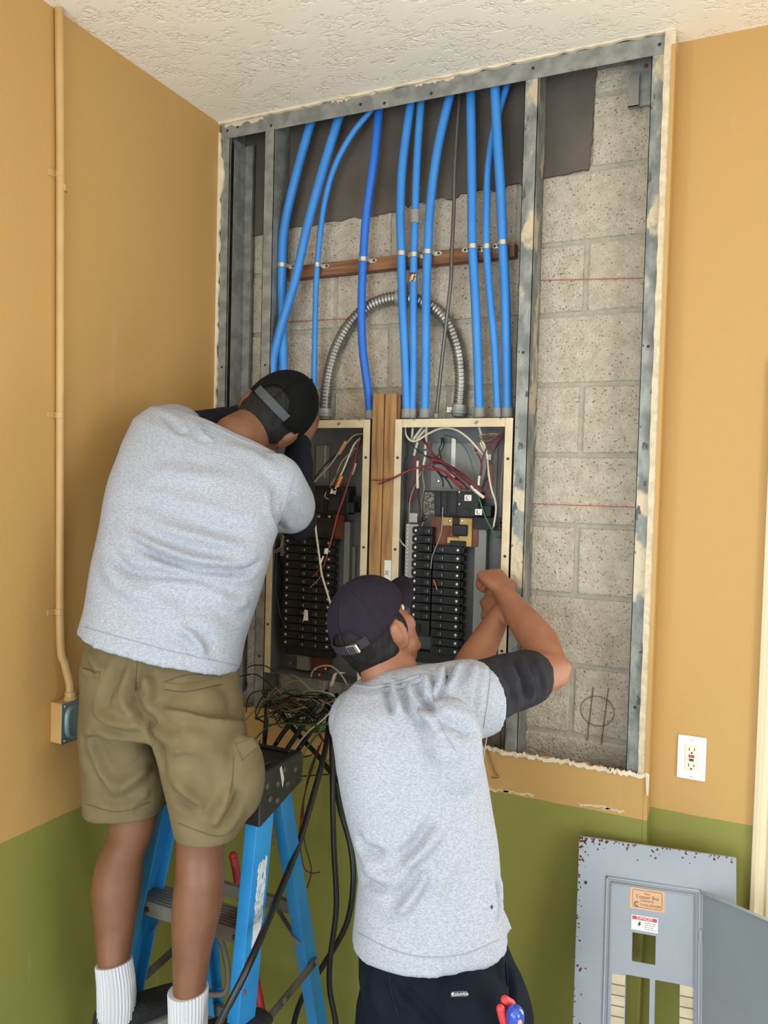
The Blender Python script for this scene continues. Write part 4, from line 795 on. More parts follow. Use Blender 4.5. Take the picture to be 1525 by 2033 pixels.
rp = thing('red_pole', 'thin red pole standing behind the blue ladder', 'pole', e); MB().cyl(a, e, .011).build('shaft', M('red_plastic', (176, 40, 46), .4), rp, True); MB().ell(a, (.0125, .0125, .014)).build('end_cap', MATS['red_plastic'], rp, True)
ho = wire('grey_hose', q7([(330, 1228, -.62), (300, 1215, -.7), (360, 1140, -.62), (480, 1090, -.5), (560, 1080, -.42), (620, 1070, -.36), (700, 1080, -.32), (760, 1060, -.3), (770, 960, -.3), (745, 840, -.3), (715, 770, -.32)]), M('grey_hose_rubber', (120, 112, 102), .5), .009, 'grey hose looping behind the ladder beside the white socks', cat='hose')

# ---------------------------------------------------------------- leaning panel cover
TL = P(1150, 1660, -.06); TR = P(1462, 1703, -.002); UX = (TR - TL).normalized(); CW = (TR - TL).length
dn = Vector((.045, -.21, -.958)); dn = (dn - UX * dn.dot(UX)).normalized(); CH = TL.z / -dn.z - .004; CN = UX.cross(dn); CN = CN if CN.y < 0 else -CN
def cu(u, v, w=0): return TL + UX * u + dn * v + CN * w
def uv(x, y, w=0):
    r = Vector(ray(x, y)); o = Vector(CAM); pt = o + r * ((cu(0, 0, w) - o).dot(CN) / r.dot(CN)); d = pt - TL; return d.dot(UX), d.dot(dn)
CGR = M('cover_grey_paint', (152, 155, 162), .42, .15, col2=(140, 143, 150), nscale=3, bump=(200, .05)); RUST = M('rust_chip', (96, 58, 44), .9)
cvt = thing('panel_cover', 'grey chipped steel panel cover leaning on the green wall with its door open', 'panel cover', cu(CW / 2, CH))
def uvbox(u0, v0, u1, v1, w0, w1):
    mb = MB(); return mb.add([cu(u, v, w) for w in (w0, w1) for u, v in ((u0, v0), (u1, v0), (u1, v1), (u0, v1))], [(0, 1, 2, 3), (7, 6, 5, 4), (0, 4, 5, 1), (1, 5, 6, 2), (2, 6, 7, 3), (3, 7, 4, 0)])
def holed(us, vs, holes, w0, w1):
    mb = MB(); nu, nv = len(us), len(vs); idx = {}
    def vi(i, j, k):
        if (i, j, k) not in idx: idx[(i, j, k)] = len(mb.v); mb.v.append(cu(us[i], vs[j], (w0, w1)[k]))
        return idx[(i, j, k)]
    def solid(i, j): return 0 <= i < nu - 1 and 0 <= j < nv - 1 and (i, j) not in holes
    for i in range(nu - 1):
        for j in range(nv - 1):
            if not solid(i, j): continue
            for k in (0, 1):
                f = [vi(i, j, k), vi(i + 1, j, k), vi(i + 1, j + 1, k), vi(i, j + 1, k)]; mb.f.append(tuple(f)); mb.mi.append(0)
            for (di, dj, e) in ((-1, 0, ((i, j), (i, j + 1))), (1, 0, ((i + 1, j), (i + 1, j + 1))), (0, -1, ((i, j), (i + 1, j))), (0, 1, ((i, j + 1), (i + 1, j + 1)))):
                if not solid(i + di, j + dj): a_, b_ = e; mb.f.append((vi(*a_, 0), vi(*b_, 0), vi(*b_, 1), vi(*a_, 1))); mb.mi.append(0)
    return mb
f0 = uv(1203, 1738); f1 = uv(1392, 1768); fu0, fv0, fu1 = f0[0], f0[1], f1[0]; fv1 = CH - .10
h1 = uv(1256, 1851); h1b = uv(1301, 1916); h2 = uv(1243, 1935); h2b = uv(1289, 2000); h3 = uv(1301, 1948); h3b = uv(1349, 2000)
us = sorted([0, h2[0], h1[0], h2b[0], h3[0], h1b[0], h3b[0], CW]); vs = [0, h1[1], h1b[1], h2[1], fv1 - .12, CH]
iu = {round(u, 6): i for i, u in enumerate(us)}; g_ = lambda u: iu[round(u, 6)]
holes = {(i, 1) for i in range(g_(h1[0]), g_(h1b[0]))} | {(i, 3) for i in range(g_(h2[0]), g_(h2b[0]))} | {(i, 3) for i in range(g_(h3[0]), g_(h3b[0]))}
holed(us, vs, holes, -.0015, 0).build('plate', CGR, cvt, bevel=.0006, seg=1)
mb = MB(); 
for (u0, v0, u1, v1) in ((0, 0, CW, .002), (0, 0, .002, CH), (CW - .002, 0, CW, CH), (0, CH - .002, CW, CH)): q = uvbox(u0, v0, u1, v1, -.012, -.001); mb.add(q.v, q.f)
mb.build('edge_return', CGR, cvt)
mb = MB()
for (a, b, w_) in ((.0, .007, .005), (.012, .016, .006)):
    for (u0, v0, u1, v1) in ((fu0 + a, fv0 + a, fu1 - a, fv0 + b), (fu0 + a, fv0 + a, fu0 + b, fv1 - a), (fu1 - b, fv0 + a, fu1 - a, fv1 - a), (fu0 + a, fv1 - b, fu1 - a, fv1 - a)): q = uvbox(u0, v0, u1, v1, 0, w_); mb.add(q.v, q.f)
mb.build('door_frame', CGR, cvt, True, bevel=.002, angle=30)
qv = uv(1395, 1858); uvbox(fu1 - .004, qv[1] - .016, fu1 + .002, qv[1] + .016, .0, .008).build('hinge', CGR, cvt, bevel=.001)
# open door
ang = math.radians(54); dd = UX * math.cos(ang) + CN * math.sin(ang); dnn = dn
def dq(a, v, w): return cu(fu1 + .004, fv0 + .004, .004) + dd * a + dn * v + (dd.cross(dn)) * w
def dbox(a0, v0, a1, v1, w0, w1):
    mb = MB(); return mb.add([dq(a, v, w) for w in (w0, w1) for a, v in ((a0, v0), (a1, v0), (a1, v1), (a0, v1))], [(0, 1, 2, 3), (7, 6, 5, 4), (0, 4, 5, 1), (1, 5, 6, 2), (2, 6, 7, 3), (3, 7, 4, 0)])
DWd = fu1 - fu0 - .008; DHt = fv1 - fv0 - .008
mb = dbox(0, 0, DWd, DHt, 0, .0015)
for (a0, v0, a1, v1) in ((0, 0, DWd, .0015), (0, DHt - .0015, DWd, DHt), (DWd - .0015, 0, DWd, DHt)): q = dbox(a0, v0, a1, v1, -.009, 0.009); mb.add(q.v, q.f)
dr2 = mb.build('door', M('cover_door_grey', (150, 156, 158), .45, .15, col2=(138, 144, 148), nscale=3), cvt)
# stickers
def puv(poly, w0, w1): return MB().prism(poly, lambda u, v, t_: cu(u, v, t_), w0, w1)
def rr2(u0, v0, u1, v1, r):
    o = []
    for cx, cy, a0 in ((u1 - r, v0 + r, -90), (u1 - r, v1 - r, 0), (u0 + r, v1 - r, 90), (u0 + r, v0 + r, 180)):
        for k in range(5): a = math.radians(a0 + 22.5 * k); o.append((cx + r * math.cos(a), cy + r * math.sin(a)))
    return o
c0 = uv(1251, 1760); c1 = uv(1320, 1813); CPL = M('copper_label', (196, 150, 112), .35, .4, col2=(206, 162, 124), nscale=6); INKB = M('label_brown_ink', (70, 44, 34), .6)
cl = puv(rr2(c0[0], c0[1], c1[0], c1[1], .004), .0, .0008).build('copper_label', CPL, cvt); tag(cl, 'copper coloured label with brown lettering')
o_ = rr2(c0[0] + .007, c0[1] + .005, c1[0] - .007, c1[1] - .005, .003); mb = MB()
for p, q in zip(o_, o_[1:] + o_[:1]): mb.bar(cu(*p, .0009), cu(*q, .0009), .0009, .0004, CN)
mb.build('border_line', INKB, cl)
W, Hh = c1[0] - c0[0], c1[1] - c0[1]; um = (c0[0] + c1[0]) / 2
for tx, fy, sz, du in (('New', .24, .007, 0), ('Copper Bus', .40, .0115, 0), ('Loadcenter', .57, .0075, 0), ('CHALLENGER', .77, .0082, .008)):
    text_mesh('lettering', tx, sz, INKB, cl, cu(um + du, c0[1] + Hh * fy, .0009), UX, -dn)
mb = MB(); ce = (c0[0] + W * .20, c0[1] + Hh * .765)
for r_, a0, a1 in ((.0062, 50, 320), (.0035, 40, 330)):
    for k in range(16): a = math.radians(a0 + (a1 - a0) * k / 16); b = math.radians(a0 + (a1 - a0) * (k + 1) / 16); mb.bar(cu(ce[0] + r_ * math.cos(a), ce[1] + r_ * math.sin(a), .001), cu(ce[0] + r_ * math.cos(b), ce[1] + r_ * math.sin(b), .001), .0014, .0004, CN)
mb.build('round_emblem', INKB, cl)
d0 = uv(1254, 1815); d1 = uv(1306, 1853); REDL = M('danger_red', (196, 62, 62), .5)
dl = puv([(d0[0], d0[1]), (d1[0], d0[1]), (d1[0], d1[1]), (d0[0], d1[1])], 0, .0008).build('danger_label', OWH, cvt); tag(dl, 'white warning label with a red band')
W, Hh = d1[0] - d0[0], d1[1] - d0[1]
puv([(d0[0] + .002, d0[1] + .002), (d1[0] - .002, d0[1] + .002), (d1[0] - .002, d0[1] + Hh * .3), (d0[0] + .002, d0[1] + Hh * .3)], .0008, .0011).build('red_band', REDL, dl)
text_mesh('lettering', 'DANGER', .0098, OWH, dl, cu((d0[0] + d1[0]) / 2, d0[1] + Hh * .17, .0012), UX, -dn)
bz_ = [(.30, .42), (.36, .40), (.32, .55), (.38, .53), (.26, .80), (.29, .62), (.24, .64)]
puv([(d0[0] + W * a, d0[1] + Hh * b) for a, b in bz_], .0008, .0012).build('lightning_bolt', INK, dl)
for k, tx in enumerate(('Hazardous voltage', 'inside. Will cause', 'death or injury.', 'Turn off power first')): text_mesh('lettering', tx, .0036, INK, dl, cu(d0[0] + W * .5, d0[1] + Hh * (.44 + .14 * k), .001), UX, -dn, align='LEFT')
STRIP = M('paper_strip', (206, 190, 164), .8, col2=(190, 172, 146), nscale=20); LINE = M('strip_line', (120, 100, 84), .8)
for (xa, xb, y) in ((1215, 1241, 1932), (1350, 1377, 1955)):
    a, b = uv(xa, y), uv(xb, y + 4); s = puv([(a[0], a[1]), (b[0], a[1]), (b[0], fv1 - .12), (a[0], fv1 - .12)], 0, .0008).build('circuit_strip', STRIP, cvt)
    k = 1
    while a[1] + k * .0245 < fv1 - .12: puv([(a[0], a[1] + k * .0245 - .0015), (b[0], a[1] + k * .0245 - .0015), (b[0], a[1] + k * .0245 + .0015), (a[0], a[1] + k * .0245 + .0015)], .0008, .001).build('strip_line', LINE, s); k += 1
mb = MB()
for k in range(150):
    r = random.random()
    if r < .45: u, v = random.uniform(0, CW) ** 1.0, random.expovariate(160)
    elif r < .8: u, v = random.expovariate(130), random.uniform(0, .5)
    else: u, v = random.expovariate(40), random.expovariate(40)
    if u > CW - .008 or v > .6: continue
    s = random.uniform(.0012, .0045); n = random.randint(5, 7); puv_ = MB().prism([(max(u + s * random.uniform(.4, 1.2) * math.cos(6.283 * q / n), .0003), max(v + s * random.uniform(.4, 1.2) * math.sin(6.283 * q / n), .0003)) for q in range(n)], lambda a, b, t_: cu(a, b, t_), .0002, .0005); mb.add(puv_.v, puv_.f)
tag(mb.build('rust_chips', RUST, cvt), kind='stuff')
hh = uv(1163, 1752); MB().lathe(cu(hh[0], hh[1], 0), CN, [(0, .0042), (.0008, .0042)], 16).build('screw_hole', DK, cvt)

# ---------------------------------------------------------------- people: helpers
UPC = -Vector(RM[:, 1])
def ring_lr(Lx, Ly, Rx, Ry, Y):
    c = P((Lx + Rx) / 2, (Ly + Ry) / 2, Y); d = depth_of(c)
    l, r = Vector(CAM + ray(Lx, Ly) * d), Vector(CAM + ray(Rx, Ry) * d); return c, (r - l) / 2
def limb(mb, rs, n=36, e=2.2, sc=1.0, flatv=False, add=0.0, rib=0):
    """rs: (Lx, Ly, Rx, Ry, Y of the centre, half depth) from one end to the other"""
    cs = [ring_lr(*r[:5]) for r in rs]; rings = []
    for k, (c, u) in enumerate(cs):
        ax = cs[min(k + 1, len(cs) - 1)][0] - cs[max(k - 1, 0)][0]
        v = ax.cross(u).normalized() if not flatv else (FWD - u.normalized() * FWD.dot(u.normalized())).normalized()
        if v.dot(FWD) < 0: v = -v
        hw = u.length * sc + add; hd = rs[k][5] * sc + add; un = u.normalized(); rg = []
        for i in range(n):
            a = 2 * math.pi * i / n; ca, sa = math.cos(a), math.sin(a); q = 1 + (rib if i % 2 else -rib) if rib else 1
            rg.append(c + un * hw * q * math.copysign(abs(ca) ** (2 / e), ca) + v * hd * q * math.copysign(abs(sa) ** (2 / e), sa))
        rings.append(rg)
    mb.loft(rings); return rings
def fused(mb, voxel, smooth=4, fac=.5):
    me = mb.mesh('tmp'); o = bpy.data.objects.new('tmp', me); COL.objects.link(o)
    r = o.modifiers.new('r', 'REMESH'); r.mode = 'VOXEL'; r.voxel_size = voxel; r.use_smooth_shade = True
    if smooth: s = o.modifiers.new('s', 'SMOOTH'); s.iterations = smooth; s.factor = fac
    dg = bpy.context.evaluated_depsgraph_get(); out = bpy.data.meshes.new_from_object(o.evaluated_get(dg))
    bpy.data.objects.remove(o); bpy.data.meshes.remove(me); return out
def coords(me): a = np.empty(len(me.vertices) * 3); me.vertices.foreach_get('co', a); return a.reshape(-1, 3)
def normals(me): a = np.empty(len(me.vertices) * 3); me.vertices.foreach_get('normal', a); return a.reshape(-1, 3)
def bvh_of(me): return BVHTree.FromPolygons([tuple(v.co) for v in me.vertices], [tuple(p.vertices) for p in me.polygons])
def onto(bv, x, y):
    d = Vector(ray(x, y)).normalized(); h = bv.ray_cast(Vector(CAM), d, 6.0); return (h[0], h[1]) if h[0] is not None else (None, None)
def trace(bv, pts, step=7):                      # a drawn line laid onto the surface
    out = []
    for (x0, y0), (x1, y1) in zip(pts, pts[1:]):
        m = max(1, int(math.hypot(x1 - x0, y1 - y0) / step))
        for k in range(m):
            h, n = onto(bv, x0 + (x1 - x0) * k / m, y0 + (y1 - y0) * k / m)
            if h is not None: out.append((h, n))
    h, n = onto(bv, *pts[-1])
    if h is not None: out.append((h, n))
    return out
def smooth_px(pts, n=6): return [(p.x, p.y) for p in spline([Vector((x, y, 0)) for x, y in pts], n)]
def fold(me, bv, lines):
    """lines: (points, width, height): ridges (+) and creases (-) modelled along the lines"""
    co = coords(me); no = normals(me); disp = np.zeros(len(co))
    for pts, w, h in lines:
        tr = trace(bv, smooth_px(pts))
        if len(tr) < 2: continue
        L = np.array([p for p, n in tr]); best = np.full(len(co), 1e9); tt = np.zeros(len(co))
        lo, hi = L.min(0) - 4 * w, L.max(0) + 4 * w; idx = np.where(((co > lo) & (co < hi)).all(1))[0]
        if not len(idx): continue
        c = co[idx]; b = np.full(len(idx), 1e9); t = np.zeros(len(idx))
        for k in range(len(L) - 1):
            d = L[k + 1] - L[k]; q = np.clip(((c - L[k]) @ d) / max(d @ d, 1e-12), 0, 1); ds = np.linalg.norm(c - (L[k] + q[:, None] * d), axis=1)
            m = ds < b; b[m] = ds[m]; t[m] = (k + q[m]) / (len(L) - 1)
        taper = np.clip(np.minimum(t, 1 - t) * 5, 0.12, 1); disp[idx] += 1.95 * h * taper * (np.exp(-(b / w) ** 2) - .35 * np.exp(-((b - 2.1 * w) / w) ** 2))
    co = co + no * disp[:, None]; me.vertices.foreach_set('co', co.ravel()); me.update()
def ripple(me, amp, scale, seed=0):              # slow unevenness of cloth
    r = np.random.default_rng(seed); co = coords(me); no = normals(me); d = np.zeros(len(co))
    for _ in range(14): k = r.normal(size=3) * scale; d += np.sin(co @ k + r.uniform(0, 6.28)) / 14
    co += no * (d * amp * 2.4)[:, None]; me.vertices.foreach_set('co', co.ravel()); me.update()
def put(me, name, mat, parent, label=None):
    co = coords(me); lo, hi = co.min(0), co.max(0); o0 = Vector(((lo[0] + hi[0]) / 2, (lo[1] + hi[1]) / 2, lo[2]))
    me.transform(Matrix.Translation(-o0)); me.materials.clear(); me.materials.append(mat)
    me.polygons.foreach_set('use_smooth', [True] * len(me.polygons)); me.name = name
    o = place(name, me, o0, parent); 
    if label: o['label'] = label
    return o
def band(bv, a, b, off, thick, name, mat, parent, n=14, rows=3):   # strip of cloth lying on a surface between two drawn lines
    def at_(pts, t):
        s = smooth_px(pts, 6); f = t * (len(s) - 1); i = min(int(f), len(s) - 2); q = f - i; return s[i][0] + (s[i + 1][0] - s[i][0]) * q, s[i][1] + (s[i + 1][1] - s[i][1]) * q
    g = []
    for r in range(rows + 1):
        row = []
        for k in range(n + 1):
            p0, p1 = at_(a, k / n), at_(b, k / n); h, nn = onto(bv, p0[0] + (p1[0] - p0[0]) * r / rows, p0[1] + (p1[1] - p0[1]) * r / rows)
            if h is None: h, nn = (row[-1] if row else (None, None))
            row.append((h, nn))
        g.append(row)
    mb = MB()
    for r in g:
        for q in r:
            if q[0] is None: return None
    idx = lambda r, k, s: ((r * (n + 1) + k) * 2 + s)
    vs = []
    for r in range(rows + 1):
        for k in range(n + 1):
            h, nn = g[r][k]; vs += [h + nn * (off - thick - .004), h + nn * off]
    fs = []
    for r in range(rows):
        for k in range(n): fs += [(idx(r, k, 1), idx(r, k + 1, 1), idx(r + 1, k + 1, 1), idx(r + 1, k, 1)), (idx(r, k, 0), idx(r + 1, k, 0), idx(r + 1, k + 1, 0), idx(r, k + 1, 0))]
    for k in range(n): fs += [(idx(0, k, 0), idx(0, k + 1, 0), idx(0, k + 1, 1), idx(0, k, 1)), (idx(rows, k, 0), idx(rows, k, 1), idx(rows, k + 1, 1), idx(rows, k + 1, 0))]
    for r in range(rows): fs += [(idx(r, 0, 0), idx(r, 0, 1), idx(r + 1, 0, 1), idx(r + 1, 0, 0)), (idx(r, n, 0), idx(r + 1, n, 0), idx(r + 1, n, 1), idx(r, n, 1))]
    return mb.add(vs, fs).build(name, mat, parent, True, angle=50)
def seam(bv, pts, r, name, mat, parent, off=.0005):
    tr = trace(bv, smooth_px(pts), 5)
    if len(tr) < 3: return
    return MB().tube([p + n * off for p, n in tr], r, 6).build(name, mat, parent, True, angle=80)

SKIN = M('tanned_skin', (122, 80, 56), .5, col2=(108, 70, 48), nscale=14, bump=(260, .06)); SKIN2 = M('light_tanned_skin', (156, 104, 76), .5, col2=(140, 88, 64), nscale=12, bump=(260, .06))
HAIR = M('black_hair', (16, 14, 14), .7, spec=.25, col2=(36, 32, 30), nscale=90, stretch=(1, 1, .2), bump=(220, .4))
HEATH = M('heather_grey_jersey', (150, 152, 162), .92, col2=(170, 173, 183), nscale=300, nlo=.38, nhi=.62, stretch=(.6, .6, 1.3), bump=(240, .25, .002), spec=.2)
HEATHS = M('heather_grey_stitching', (150, 151, 156), .92)
NAVY = M('navy_jersey', (26, 28, 38), .85, col2=(21, 23, 32), nscale=60, bump=(240, .2, .002), spec=.25)
CHAR = M('charcoal_jersey', (42, 40, 45), .85, col2=(35, 33, 38), nscale=60, bump=(240, .2, .002), spec=.25)
KHAKI = M('khaki_cotton', (116, 101, 72), .85, col2=(106, 92, 65), nscale=20, bump=(300, .25, .002), spec=.25); KHAKID = M('khaki_stitching', (92, 78, 52), .9)
PANT = M('dark_navy_cotton', (17, 22, 31), .9, col2=(20, 25, 35), nscale=20, bump=(300, .2, .002), spec=.12); PANTS_ = M('dark_stitching', (20, 24, 30), .9)
SOCK = M('white_ribbed_sock', (196, 195, 200), .9, spec=.2); SHOE = M('black_mesh_shoe', (32, 32, 34), .8, col2=(24, 24, 26), nscale=120, bump=(180, .4)); SOLE = M('grey_shoe_sole', (126, 122, 118), .7)
CAPB = M('black_cap_cloth', (15, 14, 15), .9, col2=(11, 11, 11), nscale=60, spec=.15, bump=(260, .2, .002)); CAPP = M('faded_navy_cap_cloth', (40, 34, 45), .9, col2=(34, 29, 39), nscale=30, spec=.15, bump=(260, .2, .002))
EYEW = M('eye_white', (226, 220, 212), .2); EYED = M('eye_dark', (44, 28, 20), .15)

class Head:
    """local axes: x to the person's right, y forward, z up; origin midway between the ears"""
    def __init__(s, o, x, y, z, k=1.0): s.o = Vector(o); s.x, s.y, s.z, s.k = x.normalized(), y.normalized(), z.normalized(), k; s.R = Matrix((s.x, s.y, s.z)).transposed()
    def w(s, x, y, z): return s.o + (s.x * x + s.y * y + s.z * z) * s.k
    def e(s, mb, c, r, rx=0, rz=0, n=22, m=14):
        rot = s.R @ Matrix.Rotation(rz, 3, 'Z') @ Matrix.Rotation(rx, 3, 'X'); mb.ell(s.w(*c), [q * s.k for q in r], rot, n, m)
    def skin(s, mb):
        s.e(mb, (0, .006, .038), (.075, .098, .092)); s.e(mb, (0, .05, -.02), (.062, .052, .085)); s.e(mb, (0, .04, -.062), (.057, .058, .045), -.25)
        s.e(mb, (0, .085, -.098), (.027, .022, .02)); s.e(mb, (0, .086, .035), (.046, .016, .012)); s.e(mb, (0, .03, -.09), (.042, .05, .03))
        mb.chain([s.w(0, .098, .018), s.w(0, .112, -.008), s.w(0, .122, -.028)], [.009 * s.k, .011 * s.k, .014 * s.k]); 
        for q in (-1, 1):
            s.e(mb, (q * .013, .108, -.03), (.010, .011, .009)); s.e(mb, (q * .042, .068, -.022), (.022, .022, .026))
            s.e(mb, (q * .078, -.012, .002), (.008, .024, .040), -.15, -q * .5, 16, 12); s.e(mb, (q * .082, -.024, .010), (.006, .014, .028), -.15, -q * .6, 14, 10); s.e(mb, (q * .076, -.006, -.026), (.007, .010, .014))
        s.e(mb, (0, .104, -.058), (.024, .010, .0065)); s.e(mb, (0, .103, -.070), (.021, .010, .0065))
    def eyes(s, par):
        for q in (-1, 1):
            mb = MB(); s.e(mb, (q * .031, .088, .012), (.0125, .0125, .0115), 0, 0, 16, 12); e = mb.build('eye', EYEW, par, True)
            mb = MB(); s.e(mb, (q * .031, .0985, .012), (.006, .003, .006), 0, 0, 12, 8); mb.build('iris', EYED, e, True)
            b = MB().tube([s.w(q * .014, .103, .032), s.w(q * .032, .1, .038), s.w(q * .052, .083, .034)], [.003, .004, .002], 8); b.build('eyebrow', HAIR, par, True)
    def hair(s, par, low=0.0):
        mb = MB(); s.e(mb, (0, -.018, .032), (.0785, .086, .090)); s.e(mb, (0, -.048, -.038 - low), (.056, .044, .04)); s.e(mb, (.0, -.03, -.012), (.073, .066, .05))
        for q in (-1, 1): s.e(mb, (q * .0655, .022, .014), (.012, .020, .040))
        put(fused(mb, .005, 3), 'hair', HAIR, par)
    def cap(s, mat, par, strapmat, brim=True, low=91, rz=.097):
        n = 72; cz, cy = .046, .006; rx, ry = .0885, .112; rings = []; ths = [2, 10, 20, 30, 40, 50, 60, 68, 76, 84, 92, 100]
        mb = MB(); vid = {}
        for j, th in enumerate(ths):
            for i in range(n):
                a = 2 * math.pi * i / n; back = abs(math.atan2(math.sin(a + math.pi / 2), math.cos(a + math.pi / 2)))
                lim = low - 31 + 31 * min(1, back / .66) ** 3 if back < .66 else low          # arched opening at the back
                t = math.radians(th * lim / 100); fx, fy = math.cos(a), math.sin(a); st = math.sin(min(t, 1.62)) ; z = cz + rz * math.cos(t) * (1.05 if t < 1.57 else 1.4)
                z += .012 * fy * (th / 100) ** 2 * 1.0
                mb.v.append(s.w(fx * rx * st, cy + fy * ry * st, z))
        for j in range(len(ths) - 1):
            for i in range(n):
                i2 = (i + 1) % n
                mb.f.append((j * n + i, j * n + i2, (j + 1) * n + i2, (j + 1) * n + i)); mb.mi.append(0)
        mb.f.append(tuple(range(n))); mb.mi.append(0)
        c = mb.build('cap', mat, par, True, angle=70); so = c.modifiers.new('solid', 'SOLIDIFY'); so.thickness = .003; so.offset = 0
        mb = MB(); mb.ell(s.w(0, cy, cz + rz * 1.055), (.006 * s.k,) * 3, None, 12, 8); mb.build('button', mat, c, True)
        for k in range(6):
            a = math.pi / 6 + k * math.pi / 3; pts = []
            for th in range(4, 90, 6):
                t = math.radians(th); fx, fy = math.cos(a), math.sin(a); pts.append(s.w(fx * rx * math.sin(t) * 1.012, cy + fy * ry * math.sin(t) * 1.012, cz + rz * 1.062 * math.cos(t) + .012 * fy * (th / 100) ** 2))
            MB().tube(pts, .0011, 6).build('seam', mat, c, True)
        mb = MB(); g = []
        for th in (low - 10, low - 1):
            t = math.radians(th); row = []
            for q in range(17):
                a = -math.pi / 2 + (-.66 + 1.32 * q / 16); fx, fy = math.cos(a), math.sin(a); st = math.sin(t); z = cz + rz * math.cos(t) * 1.3 + .012 * fy * (th / 100) ** 2; row.append((fx * rx * st * 1.005, cy + fy * ry * st * 1.005, z))
            g.append(row)
        mb.loft([[s.w(*g[0][q]), s.w(*g[1][q]), s.w(g[1][q][0] * 1.03, g[1][q][1] * 1.03, g[1][q][2]), s.w(g[0][q][0] * 1.03, g[0][q][1] * 1.03, g[0][q][2])] for q in range(17)])
        st = mb.build('back_strap', strapmat, c, True, angle=40)
        if brim:
            mb = MB(); m = 17; rows = 7; vs = []
            for lay in (0, 1):
                for r in range(rows):
                    for q in range(m):
                        a = math.pi / 2 + (-1.12 + 2.24 * q / (m - 1)); fx, fy = math.cos(a), math.sin(a); ex = .072 * (r / (rows - 1)) * max(0, math.cos((a - math.pi / 2) * 1.38)) ** .55
                        x = fx * rx * .99; y = cy + fy * ry * .99 + ex; z = cz - .002 + .012 * fy - .012 * (r / (rows - 1)) - 2.6 * x * x * (r / (rows - 1) * .5 + .5) - lay * .0035
                        vs.append(s.w(x, y, z))
            o = rows * m; fs = []
            for r in range(rows - 1):
                for q in range(m - 1): k = r * m + q; fs += [(k, k + 1, k + m + 1, k + m), (o + k, o + k + m, o + k + m + 1, o + k + 1)]
            for q in range(m - 1): k = (rows - 1) * m + q; fs += [(k, k + 1, o + k + 1, o + k), (q + 1, q, o + q, o + q + 1)]
            for r in range(rows - 1): k = r * m; fs += [(k, k + m, o + k + m, o + k), (k + m - 1, o + k + m - 1, o + k + 2 * m - 1, k + 2 * m - 1)]
            mb.add(vs, fs).build('brim', mat, c, True, angle=50)
        return c, st
def hand(mb, wrist, f, n, thumb, curl=(.5, .6, .4), k=1.0, spread=.05):
    """f: wrist to knuckles, n: out of the back of the hand, thumb: +1 / -1 side along s = f x n"""
    f = Vector(f).normalized(); n = Vector(n); n = (n - f * n.dot(f)).normalized(); s = f.cross(n).normalized() * thumb; w = Vector(wrist)
    rg = []
    for t, hw, hh in ((-.01, .026, .019), (.02, .031, .019), (.05, .038, .017), (.075, .041, .015), (.092, .040, .013)):
        rg.append([w + f * t * k + (s * math.copysign(abs(math.cos(a)) ** .8, math.cos(a)) * hw + n * math.copysign(abs(math.sin(a)) ** .8, math.sin(a)) * hh) * k for a in [6.2832 * i / 20 for i in range(20)]])
    mb.loft(rg)
    for i, (off, L) in enumerate(((.030, .92), (.010, 1.0), (-.011, .94), (-.030, .76))):
        p = w + (f * (.09 - .004 * abs(i - 1)) + s * off) * k; d = (f + s * spread * (1.5 - i)).normalized(); pts = [p]; a = 0
        for q, ln in enumerate((.043, .027, .021)):
            a += curl[q] * (1 + .08 * i); dd = d * math.cos(a) - n * math.sin(a); p = p + dd * ln * L * k; pts.append(p)
        mb.chain(pts, [.0103 * k, .0095 * k, .0088 * k, .0076 * k], 10)
    p = w + (f * .028 + s * .03 - n * .006) * k
    mb.chain([w + (f * .012 + s * .016 - n * .004) * k, p + (f * .012 + s * .012) * k, p + (f * .042 + s * .014 - n * .014) * k, p + (f * .066 + s * .002 - n * .026) * k], [.017 * k, .0135 * k, .0105 * k, .009 * k], 10)
def shoe(ank, d, zsole, par, k=1.0, name='shoe'):
    d = Vector((d[0], d[1], 0)).normalized(); s = Vector((d.y, -d.x, 0)); a = Vector((ank[0], ank[1], zsole))
    sec = [(-.062, .022, .05), (-.055, .031, .078), (-.03, .036, .085), (.0, .037, .082), (.04, .040, .072), (.09, .046, .058), (.13, .049, .048), (.17, .044, .040), (.2, .030, .030), (.208, .016, .022)]
    rg = [[a + d * t * k + s * (math.copysign(abs(math.cos(q)) ** .75, math.cos(q)) * w * k) + Vector((0, 0, .014 + (h - .014) * (.5 + .5 * math.sin(q)) * 1.0)) for q in [6.2832 * i / 28 for i in range(28)]] for t, w, h in sec]
    up = put(fused(MB().add(*_lo(rg)), .005, 3), name, SHOE, par)
    out = [(t, w) for t, w, h in sec]; pl = [a + d * t * k + s * (w + .004) * k for t, w in out] + [a + d * t * k - s * (w + .004) * k for t, w in reversed(out)]
    mb = MB(); m = len(pl); mb.add([p for p in pl] + [p + Vector((0, 0, .018)) for p in pl], [tuple(range(m)), tuple(range(2 * m - 1, m - 1, -1))] + [(i, (i + 1) % m, m + (i + 1) % m, m + i) for i in range(m)])
    mb.build('sole', SOLE, up, bevel=.005)
    for t in (.045, .065, .085, .105):
        MB().tube([a + d * t + s * q * .028 + Vector((0, 0, .078 - t * .26 - abs(q) * .006)) for q in (-1, -.5, 0, .5, 1)], .0025, 6).build('lace', M('dark_lace', (38, 38, 40), .8), up, True)
    return up
def _lo(rg):
    b = MB().loft(rg); return b.v, b.f

